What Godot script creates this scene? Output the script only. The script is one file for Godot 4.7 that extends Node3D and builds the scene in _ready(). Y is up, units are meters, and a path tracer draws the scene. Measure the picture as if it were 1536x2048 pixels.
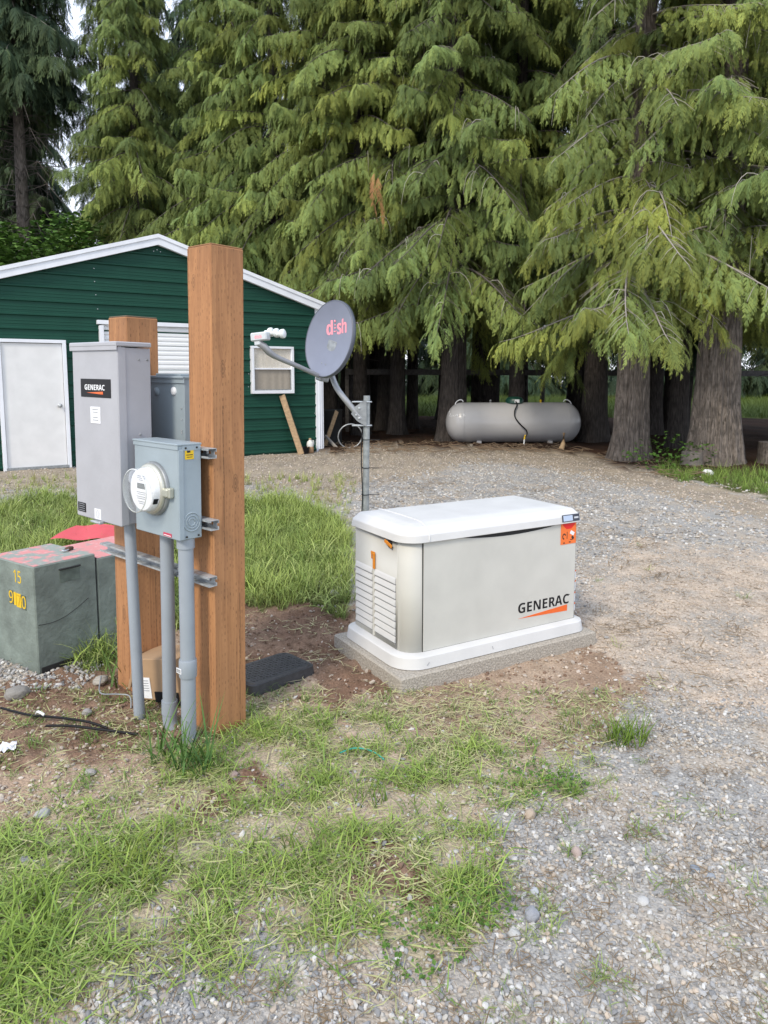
extends Node3D

# ---------------------------------------------------------------- mesh builder
class MB:
	var st := SurfaceTool.new()
	var uv_on := false
	var col := Color.WHITE
	var col_on := false
	func _init(use_uv := false, use_col := false) -> void:
		st.begin(Mesh.PRIMITIVE_TRIANGLES)
		uv_on = use_uv
		col_on = use_col
		st.set_smooth_group(-1)
	func smooth(on: bool) -> MB:
		st.set_smooth_group(0 if on else -1)
		return self
	func grp(i: int) -> MB:
		st.set_smooth_group(i)
		return self
	func v(p: Vector3, n: Vector3) -> void:
		if uv_on:
			var a := n.abs()
			if a.y > a.x and a.y > a.z: st.set_uv(Vector2(p.x, p.z))
			elif a.x > a.z: st.set_uv(Vector2(p.z, p.y))
			else: st.set_uv(Vector2(p.x + 0.37, p.y))
		if col_on: st.set_color(col)
		st.add_vertex(p)
	func tri(a: Vector3, b: Vector3, c: Vector3) -> void:   # counter-clockwise seen from outside
		var n := (b - a).cross(c - a)
		v(a, n); v(c, n); v(b, n)
	func quad(a: Vector3, b: Vector3, c: Vector3, d: Vector3) -> void:
		tri(a, b, c); tri(a, c, d)
	func otri(a: Vector3, b: Vector3, c: Vector3, o: Vector3) -> void:
		if (b - a).cross(c - a).dot((a + b + c) / 3.0 - o) < 0.0: tri(a, c, b)
		else: tri(a, b, c)
	func oquad(a: Vector3, b: Vector3, c: Vector3, d: Vector3, o: Vector3) -> void:
		otri(a, b, c, o); otri(a, c, d, o)
	func box(c: Vector3, s: Vector3, bev := 0.0, B := Basis()) -> MB:
		var h := s * 0.5
		bev = minf(bev, minf(h.x, minf(h.y, h.z)) * 0.9)
		if bev <= 0.0:
			var q: Array[Vector3] = []
			for k in 8: q.append(c + B * Vector3(h.x * (1 if k & 1 else -1), h.y * (1 if k & 2 else -1), h.z * (1 if k & 4 else -1)))
			for f in [[0, 1, 3, 2], [4, 5, 7, 6], [0, 1, 5, 4], [2, 3, 7, 6], [0, 2, 6, 4], [1, 3, 7, 5]]:
				oquad(q[f[0]], q[f[1]], q[f[2]], q[f[3]], c)
			return self
		var pt := func(ax: int, sg: Vector3) -> Vector3:
			var p := Vector3(h.x * sg.x, h.y * sg.y, h.z * sg.z)
			for k in 3:
				if k != ax: p[k] -= sg[k] * bev
			return c + B * p
		for ax in 3:
			var u := (ax + 1) % 3
			var w := (ax + 2) % 3
			for sg in [-1.0, 1.0]:
				var q2: Array[Vector3] = []
				for uw in [[-1.0, -1.0], [1.0, -1.0], [1.0, 1.0], [-1.0, 1.0]]:
					var s3 := Vector3()
					s3[ax] = sg; s3[u] = uw[0]; s3[w] = uw[1]
					q2.append(pt.call(ax, s3))
				oquad(q2[0], q2[1], q2[2], q2[3], c)
			for su in [-1.0, 1.0]:
				for sw in [-1.0, 1.0]:
					var s0 := Vector3(); var s1 := Vector3()
					s0[ax] = -1; s0[u] = su; s0[w] = sw
					s1[ax] = 1; s1[u] = su; s1[w] = sw
					oquad(pt.call(u, s0), pt.call(u, s1), pt.call(w, s1), pt.call(w, s0), c)
		for k in 8:
			var s4 := Vector3(1 if k & 1 else -1, 1 if k & 2 else -1, 1 if k & 4 else -1)
			otri(pt.call(0, s4), pt.call(1, s4), pt.call(2, s4), c)
		return self
	func tube(path: PackedVector3Array, radii, n := 8, caps := true) -> MB:
		var rings: Array = []
		var ref := Vector3.UP
		for i in path.size():
			var t := (path[mini(i + 1, path.size() - 1)] - path[maxi(i - 1, 0)]).normalized()
			var a := ref.cross(t)
			if a.length() < 0.1: a = Vector3.RIGHT.cross(t)
			a = a.normalized()
			var b := t.cross(a)
			ref = t.cross(a) if false else ref
			var r: float = radii if radii is float else radii[i]
			var ring := PackedVector3Array()
			for k in n:
				var an := TAU * k / n
				ring.append(path[i] + (a * cos(an) + b * sin(an)) * r)
			rings.append(ring)
		for i in rings.size() - 1:
			for k in n:
				var k2 := (k + 1) % n
				quad(rings[i][k], rings[i][k2], rings[i + 1][k2], rings[i + 1][k])
		if caps:
			st.set_smooth_group(-1)
			for k in range(1, n - 1):
				tri(rings[0][0], rings[0][k + 1], rings[0][k])
				var l: PackedVector3Array = rings[-1]
				tri(l[0], l[k], l[k + 1])
			st.set_smooth_group(0)
		return self
	func lathe(prof: Array, n := 24, xf := Transform3D()) -> MB:   # [radius, y] from bottom to top, outside to the right
		for i in prof.size() - 1:
			for k in n:
				var a0 := TAU * k / n
				var a1 := TAU * (k + 1) / n
				var p := func(j: int, a: float) -> Vector3: return xf * Vector3(prof[j][0] * cos(a), prof[j][1], -prof[j][0] * sin(a))
				if prof[i][0] > 1e-6: tri(p.call(i, a0), p.call(i, a1), p.call(i + 1, a1))
				if prof[i + 1][0] > 1e-6: tri(p.call(i, a0), p.call(i + 1, a1), p.call(i + 1, a0))
		return self
	func prism(poly: PackedVector2Array, z0: float, z1: float, xf := Transform3D()) -> MB:
		if Geometry2D.is_polygon_clockwise(poly): poly.reverse()
		var ix := Geometry2D.triangulate_polygon(poly)
		for i in range(0, ix.size(), 3):
			var a := poly[ix[i]]; var b := poly[ix[i + 1]]; var c := poly[ix[i + 2]]
			if (b - a).cross(c - a) < 0.0:
				var t := b; b = c; c = t
			tri(xf * Vector3(a.x, a.y, z1), xf * Vector3(b.x, b.y, z1), xf * Vector3(c.x, c.y, z1))
			tri(xf * Vector3(a.x, a.y, z0), xf * Vector3(c.x, c.y, z0), xf * Vector3(b.x, b.y, z0))
		for i in poly.size():
			var a := poly[i]; var b := poly[(i + 1) % poly.size()]
			quad(xf * Vector3(a.x, a.y, z0), xf * Vector3(b.x, b.y, z0), xf * Vector3(b.x, b.y, z1), xf * Vector3(a.x, a.y, z1))
		return self
	func loft(rings: Array, cap0 := true, cap1 := true) -> MB:     # rings of equal length, counter-clockwise seen from above, bottom to top
		var n: int = rings[0].size()
		for i in rings.size() - 1:
			for k in n:
				var k2 := (k + 1) % n
				quad(rings[i][k], rings[i][k2], rings[i + 1][k2], rings[i + 1][k])
		for k in range(1, n - 1):
			if cap0: tri(rings[0][0], rings[0][k + 1], rings[0][k])
			if cap1: tri(rings[-1][0], rings[-1][k], rings[-1][k + 1])
		return self
	func mesh(tang := false) -> ArrayMesh:
		st.generate_normals()
		if tang: st.generate_tangents()
		return st.commit()

func rr(y: float, x0: float, x1: float, z0: float, z1: float, r: Array, n := 6) -> PackedVector3Array:   # rounded rectangle: radii at front-left, front-right, back-right, back-left (front is +z)
	var o := PackedVector3Array()
	var cs := [[x0 + r[0], z1 - r[0], PI * 1.0, r[0]], [x1 - r[1], z1 - r[1], PI * 1.5, r[1]], [x1 - r[2], z0 + r[2], 0.0, r[2]], [x0 + r[3], z0 + r[3], PI * 0.5, r[3]]]
	for c in cs:
		if c[3] < 0.008:
			var fx := 1.0 if c[0] > (x0 + x1) / 2.0 else -1.0
			var fz := 1.0 if c[1] > (z0 + z1) / 2.0 else -1.0
			c[0] += fx * (c[3] - 0.008); c[1] += fz * (c[3] - 0.008); c[3] = 0.008
		for k in n + 1:
			var a: float = c[2] + PI * 0.5 * k / n
			o.append(Vector3(c[0] + c[3] * cos(a), y, c[1] - c[3] * sin(a)))
	return o

# ---------------------------------------------------------------- naming
var used := {}
func numbered(nm: String) -> String:
	var n: int = used.get(nm, 0)
	used[nm] = n + 1
	return nm if n == 0 else "%s_%03d" % [nm, n]

func tag(o: Node, label: String, category: String, group := "") -> void:
	o.set_meta("label", label)
	o.set_meta("category", category)
	if group: o.set_meta("group", group)

func thing(nm: String, label: String, category: String, xf := Transform3D(), group := "") -> Node3D:
	var o := Node3D.new()
	o.name = numbered(nm)
	o.transform = xf
	add_child(o)
	tag(o, label, category, group)
	return o

func part(nm: String, m: Mesh, mt: Material, parent: Node, xf := Transform3D()) -> MeshInstance3D:
	var o := MeshInstance3D.new()
	var n := nm
	var k := 0
	while parent.has_node(NodePath(n)):
		k += 1
		n = "%s_%03d" % [nm, k]
	if parent == self: n = numbered(nm)
	o.name = n
	o.mesh = m
	o.material_override = mt
	o.transform = xf
	parent.add_child(o)
	return o

func solo(nm: String, m: Mesh, mt: Material, label: String, category: String, xf := Transform3D(), group := "") -> MeshInstance3D:
	var o := part(nm, m, mt, self, xf)
	tag(o, label, category, group)
	return o

func multi(nm: String, m: Mesh, mt: Material, parent: Node, xfs: Array, cols: Array) -> MultiMeshInstance3D:
	var mm := MultiMesh.new()
	mm.transform_format = MultiMesh.TRANSFORM_3D
	mm.use_colors = true
	mm.mesh = m
	mm.instance_count = xfs.size()
	for i in xfs.size():
		mm.set_instance_transform(i, xfs[i])
		mm.set_instance_color(i, cols[i])
	var o := MultiMeshInstance3D.new()
	o.name = nm if parent != self else numbered(nm)
	o.multimesh = mm
	o.material_override = mt
	parent.add_child(o, true)
	return o

func text(s: String, cap_h: float, xs: float, mt: Material, parent: Node, xf: Transform3D, bold := true, depth := 0.0008, nm := "lettering") -> MeshInstance3D:
	var t := TextMesh.new()
	var f := SystemFont.new()
	f.font_names = PackedStringArray(["Droid Sans"])
	f.font_weight = 700 if bold else 400
	t.font = f
	t.text = s
	t.font_size = 64
	t.pixel_size = cap_h / (64.0 * 0.714)
	t.depth = depth
	t.curve_step = 2.0
	return part(nm, t, mt, parent, xf * Transform3D(Basis.from_scale(Vector3(xs, 1, 1)), Vector3()))

# ---------------------------------------------------------------- materials
func L(r: float, g: float, b: float) -> Color:      # linear base colour to what albedo_color wants
	return Color(r, g, b).linear_to_srgb()

func noise(freq: float, oct := 4, sd := 1, kind := FastNoiseLite.TYPE_SIMPLEX_SMOOTH) -> FastNoiseLite:
	var n := FastNoiseLite.new()
	n.noise_type = kind
	n.frequency = freq
	n.fractal_octaves = oct
	n.seed = sd
	return n

func ntex(freq: float, lo: float, hi: float, size := 256, sd := 1, oct := 5, normal := false, bump := 4.0) -> NoiseTexture2D:
	var t := NoiseTexture2D.new()
	t.width = size; t.height = size
	t.seamless = true
	t.generate_mipmaps = false
	t.noise = noise(freq, oct, sd)
	if normal:
		t.as_normal_map = true
		t.bump_strength = bump
	else:
		var g := Gradient.new()
		g.set_color(0, Color(lo, lo, lo)); g.set_color(1, Color(hi, hi, hi))
		t.color_ramp = g
	return t

var T := {}
func mat(c: Color, rough := 0.6, metal := 0.0, tex := "", scale := 1.0, nrm := "", nscale := 0.4) -> StandardMaterial3D:
	var m := StandardMaterial3D.new()
	m.albedo_color = c
	m.roughness = rough
	m.metallic = metal
	if tex:
		m.albedo_texture = T[tex]
	if nrm:
		m.normal_enabled = true
		m.normal_texture = T[nrm]
		m.normal_scale = nscale
	if tex or nrm:
		m.uv1_triplanar = true
		m.uv1_scale = Vector3.ONE * scale
	return m

func vmat(rough := 0.9) -> StandardMaterial3D:
	var m := StandardMaterial3D.new()
	m.vertex_color_use_as_albedo = true
	m.roughness = rough
	return m

var M := {}
func make_materials() -> void:
	T.soft = ntex(0.012, 0.95, 1.0, 256, 3)
	T.dirt = ntex(0.02, 0.74, 1.0, 256, 9)
	T.grain = ntex(0.05, 0.70, 1.0, 512, 5, 6)
	T.bark = ntex(0.04, 0.35, 1.0, 512, 15, 5)
	T.grain_n = ntex(0.06, 0, 1, 512, 6, 5, true, 6.0)
	T.fine_n = ntex(0.08, 0, 1, 256, 7, 4, true, 3.0)
	M.cab = mat(L(0.405, 0.408, 0.435), 0.45, 0.0, "soft", 1.3, "fine_n", 0.04)
	M.steel_box = mat(L(0.31, 0.37, 0.405), 0.42, 0.0, "soft", 1.7, "fine_n", 0.04)
	M.pvc = mat(L(0.30, 0.335, 0.375), 0.4, 0.0, "soft", 2.1)
	M.galv = mat(L(0.60, 0.63, 0.65), 0.4, 0.35, "dirt", 4.0)
	M.galv_dull = mat(L(0.40, 0.42, 0.43), 0.5, 0.5, "dirt", 3.0)
	M.black = mat(L(0.015, 0.015, 0.017), 0.4)
	M.dark = mat(L(0.02, 0.02, 0.02), 0.8)
	M.white = mat(L(0.78, 0.79, 0.80), 0.4)
	M.paper = mat(L(0.75, 0.76, 0.78), 0.7)
	M.orange = mat(L(0.75, 0.13, 0.02), 0.5)
	M.tape = mat(L(0.62, 0.21, 0.01), 0.6)
	M.yellow = mat(L(0.72, 0.47, 0.01), 0.55)
	M.red = mat(L(0.70, 0.01, 0.01), 0.5)
	M.grey_ink = mat(L(0.25, 0.26, 0.28), 0.7)
	M.gen = mat(L(0.56, 0.55, 0.505), 0.6, 0.0, "soft", 1.1, "fine_n", 0.03)
	M.gen_lid = mat(L(0.63, 0.625, 0.615), 0.5, 0.0, "soft", 1.1, "fine_n", 0.05)
	M.conc = mat(L(0.52, 0.47, 0.40), 0.95, 0.0, "grain", 2.5, "grain_n", 0.8)
	M.siding = mat(L(0.015, 0.066, 0.046), 0.42, 0.0, "soft", 0.6)
	M.trim = mat(L(0.80, 0.82, 0.87), 0.45, 0.0, "soft", 0.8)
	M.door = mat(L(0.76, 0.755, 0.75), 0.5, 0.0, "soft", 0.8)
	M.xfmr = mat(L(0.235, 0.28, 0.245), 0.6, 0.0, "dirt", 0.9, "grain_n", 0.15)
	M.xfmr_pink = mat(L(0.47, 0.185, 0.175), 0.75, 0.0, "dirt", 2.4)
	M.red_sheet = mat(L(0.62, 0.085, 0.10), 0.6, 0.0, "soft", 2.0)
	M.tank = mat(L(0.44, 0.435, 0.44), 0.26, 0.0, "soft", 0.5)
	M.dish = mat(L(0.20, 0.22, 0.29), 0.4, 0.0, "soft", 2.0)
	M.dish_rim = mat(L(0.09, 0.10, 0.125), 0.4)
	M.arm = mat(L(0.36, 0.37, 0.385), 0.45, 0.3, "soft", 3.0)
	M.dome_green = mat(L(0.01, 0.05, 0.035), 0.35)
	M.pink = mat(L(0.90, 0.30, 0.36), 0.5)
	M.hand = mat(L(0.062, 0.062, 0.066), 0.5, 0.0, "dirt", 5.0, "fine_n", 0.1)
	M.card = mat(L(0.40, 0.26, 0.15), 0.85, 0.0, "soft", 3.0)
	M.lumber = mat(L(0.52, 0.36, 0.21), 0.8, 0.0, "dirt", 3.0)
	M.old_lumber = mat(L(0.13, 0.12, 0.115), 0.9, 0.0, "dirt", 2.0)
	M.rust = mat(L(0.13, 0.07, 0.045), 0.8, 0.3, "dirt", 12.0)
	M.jug = mat(L(0.70, 0.70, 0.66), 0.35)
	M.brown_liquid = mat(L(0.40, 0.24, 0.13), 0.4)
	M.curtain = mat(L(0.72, 0.64, 0.52), 0.9, 0.0, "soft", 4.0)
	M.screen = mat(L(0.34, 0.30, 0.25), 0.7, 0.0, "soft", 4.0)
	M.teal = mat(L(0.03, 0.35, 0.28), 0.6)
	var gl := StandardMaterial3D.new()
	gl.transparency = BaseMaterial3D.TRANSPARENCY_ALPHA
	gl.albedo_color = Color(0.95, 0.97, 1.0, 0.08)
	gl.roughness = 0.05
	M.glass = gl
	M.siding.metallic_specular = 0.25
	M.black.metallic_specular = 0.25
	M.leaf = vmat(0.75)
	M.leaf.backlight = Color(0.5, 0.5, 0.4)
	M.leaf.metallic_specular = 0.3
	M.grass = vmat(0.6)
	M.grass.backlight = Color(0.4, 0.4, 0.3)
	M.grass.metallic_specular = 0.35
	M.stone = vmat(0.9)
	M.stone.albedo_texture = T.grain
	M.stone.uv1_triplanar = true
	M.stone.uv1_scale = Vector3.ONE * 14.0
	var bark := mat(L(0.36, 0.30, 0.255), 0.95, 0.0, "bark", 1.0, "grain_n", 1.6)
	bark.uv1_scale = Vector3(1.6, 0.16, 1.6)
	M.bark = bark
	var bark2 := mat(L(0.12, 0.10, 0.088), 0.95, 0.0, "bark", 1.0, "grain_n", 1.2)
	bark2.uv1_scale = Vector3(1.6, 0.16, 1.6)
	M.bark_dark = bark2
	M.twig = mat(L(0.30, 0.27, 0.235), 0.9)
	M.twig_pale = mat(L(0.46, 0.43, 0.38), 0.9)
	M.twig_dark = mat(L(0.10, 0.085, 0.075), 0.9)
	M.wood = wood_material(0.0)
	M.wood_b = wood_material(0.43)

var wood_tex: ImageTexture
func wood_material(off: float) -> StandardMaterial3D:
	if wood_tex == null:
		var w := 256
		var h := 1024
		var im := Image.create(w, h, false, Image.FORMAT_RGB8)
		var n1 := noise(1.0, 4, 21)
		var n2 := noise(1.0, 3, 22)
		var knots := [[0.14, 0.90, 0.026], [0.62, 0.70, 0.017], [0.75, 0.50, 0.014], [0.30, 0.42, 0.016], [0.20, 0.16, 0.022], [0.88, 0.28, 0.013], [0.55, 0.12, 0.012]]
		for y in h:
			var v := 1.0 - float(y) / h
			for x in w:
				var u := float(x) / w
				var uu := u
				var dk := 0.0
				for k in knots:
					var dx: float = (u - k[0]) * 0.45
					var dy: float = (v - k[1]) * 1.0
					var d := sqrt(dx * dx + dy * dy * 0.6)
					uu += 0.05 * (1 if dx > 0 else -1) * exp(-d * d / (k[2] * k[2] * 5.0))
					if d < k[2]: dk = maxf(dk, 0.35 + 0.3 * sin(d / k[2] * 14.0))
				var g := n1.get_noise_2d(uu * 22.0, v * 4.5) * 0.5 + 0.5
				var f := n2.get_noise_2d(uu * 160.0, v * 14.0) * 0.5 + 0.5
				var b := n2.get_noise_2d(u * 3.0 + 40.0, v * 3.0) * 0.5 + 0.5
				var ring := 0.5 + 0.5 * sin(uu * 48.0 + g * 9.0 + v * 5.0)
				var t := clampf(0.28 * ring + 0.35 * g + 0.45 * f - 0.04, 0, 1)
				var c := Color(0.23, 0.095, 0.036).lerp(Color(0.58, 0.285, 0.118), t)
				c = c.lerp(Color(0.31, 0.150, 0.070), b * 0.6)
				# incising slits of the treated timber
				var col := int(u * 30.0)
				var ph := fposmod(v * 70.0 + (0.5 if col % 2 else 0.0) + n1.get_noise_2d(col * 9.0, 3.0), 1.0)
				if absf(fposmod(u * 30.0, 1.0) - 0.5) < 0.14 and ph < 0.42:
					c = c.darkened(0.30 * clampf(0.5 + 1.5 * n2.get_noise_2d(u * 9.0, v * 30.0), 0.0, 1.3))
				for cr in [[0.16, 0.55, 0.99], [0.71, 0.72, 1.0], [0.47, 0.02, 0.30], [0.88, 0.35, 0.62]]:
					if v > cr[1] and v < cr[2]:
						var cd: float = absf(u - cr[0] - 0.012 * n1.get_noise_2d(v * 9.0, cr[0] * 50.0))
						if cd < 0.0035: c = c.darkened(0.55)
				c = c.lerp(Color(0.10, 0.05, 0.025), clampf((0.10 - v) * 4.0 + 0.2 * n1.get_noise_2d(u * 9.0, v * 9.0), 0.0, 0.35) if v < 0.10 else 0.0)
				c = c.lerp(Color(0.12, 0.055, 0.025), dk)
				var e := c.linear_to_srgb()
				im.set_pixel(x, y, e)
		wood_tex = ImageTexture.create_from_image(im)
	var m := StandardMaterial3D.new()
	m.albedo_texture = wood_tex
	m.uv1_scale = Vector3(2.2, 0.46, 1)
	m.uv1_offset = Vector3(off, off * 0.3, 0)
	m.roughness = 0.8
	return m

# ---------------------------------------------------------------- ground zones (x, z pairs in metres)
var zones := {}
func zone_data() -> void:
	var z := {
		"duff": [-1.31, -14.70, -0.09, -15.8, 1.28, -16.2, 2.41, -14.91, 4.23, -14.50, 4.00, -12.36, 4.64, -10.82, 4.93, -9.12, 5.58, -7.66, 14.0, -5.0, 60.0, -5.0, 60.0, -120.0, -60.0, -120.0, -60.0, -24.0, -8.0, -20.0, -2.0, -15.6],
		"tan1": [-2.96, -14.70, -1.12, -14.91, 1.30, -16.61, 4.23, -14.70, 4.31, -11.57, 4.73, -8.75, 5.4, -7.4, 4.6, -6.6, 4.08, -7.52, 3.56, -9.53, 3.10, -11.57, 1.65, -12.95, -0.06, -10.71, -0.80, -8.94, -2.11, -9.95, -6.0, -9.6, -8.0, -11.0],
		"tan2": [1.57, -5.78, 2.48, -6.59, 3.04, -6.29, 3.93, -5.94, 6.0, -5.4, 5.0, -3.0, 2.26, -3.34, 1.49, -3.13, 1.29, -3.40, 1.19, -4.00, 1.32, -4.84],
		"lawnA": [-1.95, -8.3, -1.45, -8.8, -0.72, -7.9, -0.30, -7.0, -0.19, -5.08, -0.26, -4.57, -0.57, -4.71, -0.95, -4.43, -1.34, -4.25, -2.26, -7.14],
		"lawnL": [-7.44, -8.41, -4.45, -8.94, -4.05, -9.32, -3.26, -8.94, -2.21, -7.14, -1.34, -4.25, -1.39, -3.58, -1.65, -3.58, -2.20, -4.33, -4.86, -4.33],
		"soil1": [-2.32, -3.48, -1.74, -3.61, -1.43, -3.67, -1.24, -3.92, -0.73, -3.78, -0.65, -2.99, -0.73, -2.86, -0.91, -2.82, -1.02, -2.74, -1.84, -2.72],
		"soil2": [-1.14, -4.33, -0.57, -4.71, -0.16, -4.57, -0.22, -3.92, 0.05, -3.29, -0.35, -3.26, -0.40, -3.51, -0.74, -3.71],
		"soil3": [-0.40, -3.29, 0.08, -3.34, 1.21, -4.00, 1.32, -3.71, 1.23, -3.23, 0.93, -2.95, 0.59, -2.74, 0.28, -2.90, -0.27, -2.90],
		"soil4": [-0.73, -2.42, -0.57, -2.60, -0.46, -2.50, -0.62, -2.35],
		"soil5": [-0.24, -1.98, -0.11, -2.19, 0.14, -2.21, 0.19, -2.05, -0.01, -1.94],
		"tan3": [-2.46, -2.76, -0.90, -2.80, -0.68, -2.50, -0.87, -2.26, -2.56, -2.16],
		"lawnB": [-0.91, -2.82, -0.66, -3.04, -0.34, -3.18, 0.28, -2.90, 0.78, -2.63, 0.42, -2.35, 0.29, -2.14, 0.37, -1.98, 0.33, -1.79, -0.09, -1.75, -0.39, -1.77, -0.62, -1.83, -0.71, -1.69, -0.74, -1.49, -1.31, -1.39, -1.89, -2.21, -0.89, -2.32, -0.68, -2.50],
		"glade": [-16.0, -30.0, 26.0, -25.0, 30.0, -50.0, -20.0, -52.0],
		"verge": [4.3, -11.4, 4.95, -8.9, 5.6, -7.7, 14.0, -5.2, 14.0, -9.0, 7.0, -10.6, 5.4, -12.0],
	}
	for k in z:
		var p := PackedVector2Array()
		for i in range(0, z[k].size(), 2): p.append(Vector2(z[k][i], z[k][i + 1]))
		zones[k] = p

var wn := noise(1.0, 3, 41)
var wn2 := noise(1.0, 3, 42)
var hn := noise(1.0, 5, 43)
var cn := noise(1.0, 4, 44)
func warp(x: float, z: float) -> Vector2:
	var d := clampf(-z, 1.5, 16.0)
	var a := 0.048 * d
	var f := 9.0 / d
	return Vector2(x + a * wn.get_noise_2d(x * f, z * f) + a * 0.5 * wn.get_noise_2d(x * f * 4.0 + 9.0, z * f * 4.0), z + a * 1.6 * wn2.get_noise_2d(x * f, z * f) + a * 0.8 * wn2.get_noise_2d(x * f * 4.0, z * f * 4.0 + 5.0))
func inz(k: String, p: Vector2) -> bool:
	return Geometry2D.is_point_in_polygon(p, zones[k])
func zone(x: float, z: float) -> String:
	var p := warp(x, z)
	for k in ["soil4", "soil5", "soil1", "soil2", "lawnA", "lawnL", "lawnB", "soil3", "tan3", "tan2"]:
		if inz(k, p): return k
	if z < -6.0:
		for k in ["verge", "glade", "duff", "tan1"]:
			if inz(k, p): return k
	if p.y > -4.7 and p.y < -2.62 and x > -1.5 and p.x < 0.95 - 0.5 * (p.y + 3.2): return "soil3"
	return "gravel"

func ground_color(k: String, x: float, z: float) -> Color:
	var n := cn.get_noise_2d(x * 2.0, z * 2.0)
	var m := cn.get_noise_2d(x * 9.0 + 7.0, z * 9.0)
	var c := Color(0.29, 0.28, 0.26)
	match k:
		"gravel": c = Color(0.47, 0.455, 0.43).lerp(Color(0.58, 0.50, 0.41), clampf(n * 1.6 + 0.3, 0, 1))
		"tan1": c = Color(0.54, 0.45, 0.34).lerp(Color(0.38, 0.33, 0.27), clampf(n + 0.4, 0, 1))
		"tan2": c = Color(0.70, 0.575, 0.455).lerp(Color(0.52, 0.47, 0.41), clampf(n * 1.5 + 0.45, 0, 1))
		"tan3": c = Color(0.62, 0.47, 0.35).lerp(Color(0.48, 0.34, 0.24), clampf(n + 0.45, 0, 1))
		"soil1", "soil4", "soil5", "soil2": c = Color(0.23, 0.14, 0.095).lerp(Color(0.36, 0.245, 0.175), clampf(n + 0.4, 0, 1))
		"soil3": c = Color(0.42, 0.30, 0.215).lerp(Color(0.56, 0.43, 0.32), clampf(n + 0.4, 0, 1))
		"lawnB": c = Color(0.60, 0.475, 0.35).lerp(Color(0.52, 0.46, 0.31), clampf(n + 0.4, 0, 1))
		"lawnA", "lawnL": c = Color(0.15, 0.15, 0.06)
		"duff": c = Color(0.085, 0.048, 0.033).lerp(Color(0.05, 0.035, 0.025), clampf(n + 0.4, 0, 1))
		"glade": c = Color(0.16, 0.20, 0.05)
		"verge": c = Color(0.14, 0.15, 0.06)
	return c * (1.0 + 0.28 * m)

func gh(x: float, z: float, k: String) -> float:
	var d := clampf(-z / 3.0, 0.8, 4.0)
	var h := 0.006 * d * hn.get_noise_2d(x * 3.0 / d, z * 3.0 / d)
	match k:
		"soil1", "soil2", "soil4", "soil5": h += 0.028 * hn.get_noise_2d(x * 9.0, z * 9.0) + 0.012 * hn.get_noise_2d(x * 40.0, z * 40.0)
		"soil3": h += 0.012 * hn.get_noise_2d(x * 9.0, z * 9.0) + 0.006 * hn.get_noise_2d(x * 40.0, z * 40.0)
		"tan1", "tan2", "tan3": h += 0.010 * hn.get_noise_2d(x * 6.0, z * 6.0) + 0.004 * hn.get_noise_2d(x * 30.0, z * 30.0)
		"duff": h += 0.06 + 0.05 * hn.get_noise_2d(x * 1.5, z * 1.5)
	return h

func axis_steps(lo: float, hi: float, f0: float, f1: float, step: float, grow: float) -> PackedFloat32Array:
	var a := PackedFloat32Array()
	var s := step
	var v := f0
	var left: Array = []
	while v > lo:
		s *= grow
		v -= s
		left.append(maxf(v, lo))
	left.reverse()
	for q in left: a.append(q)
	v = f0
	while v < f1:
		a.append(v)
		v += step
	a.append(f1)
	s = step
	v = f1
	while v < hi:
		s *= grow
		v += s
		a.append(minf(v, hi))
	return a

func build_ground() -> void:
	var xs := axis_steps(-150.0, 150.0, -2.4, 2.6, 0.032, 1.045)
	var zs := axis_steps(-220.0, 20.0, -6.2, -1.3, 0.032, 1.045)
	var nx := xs.size()
	var nz := zs.size()
	var vs := PackedVector3Array(); var ns := PackedVector3Array(); var cs := PackedColorArray(); var ix := PackedInt32Array()
	vs.resize(nx * nz); ns.resize(nx * nz); cs.resize(nx * nz)
	for j in nz:
		for i in nx:
			var x := xs[i]; var z := zs[j]
			var k := zone(x, z)
			vs[j * nx + i] = Vector3(x, gh(x, z, k), z)
			cs[j * nx + i] = ground_color(k, x, z)
	for j in nz:
		for i in nx:
			var i0 := maxi(i - 1, 0); var i1 := mini(i + 1, nx - 1)
			var j0 := maxi(j - 1, 0); var j1 := mini(j + 1, nz - 1)
			var dx := vs[j * nx + i1] - vs[j * nx + i0]
			var dz := vs[j1 * nx + i] - vs[j0 * nx + i]
			ns[j * nx + i] = dz.cross(dx).normalized()
	for j in nz - 1:
		for i in nx - 1:
			var a := j * nx + i
			ix.append_array([a, a + 1, a + nx + 1, a, a + nx + 1, a + nx])
	var arr := []
	arr.resize(Mesh.ARRAY_MAX)
	arr[Mesh.ARRAY_VERTEX] = vs; arr[Mesh.ARRAY_NORMAL] = ns; arr[Mesh.ARRAY_COLOR] = cs; arr[Mesh.ARRAY_INDEX] = ix
	var me := ArrayMesh.new()
	me.add_surface_from_arrays(Mesh.PRIMITIVE_TRIANGLES, arr)
	var m := vmat(0.97)
	m.albedo_texture = T.grain
	m.uv1_triplanar = true
	m.uv1_world_triplanar = true
	m.uv1_scale = Vector3.ONE * 2.3
	m.normal_enabled = true
	m.normal_texture = T.grain_n
	m.normal_scale = 0.9
	m.metallic_specular = 0.2
	var g := part("ground", me, m, self)
	g.set_meta("kind", "structure")
	g.set_meta("label", "ground of gravel, bare soil, lawn and forest floor")

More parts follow.
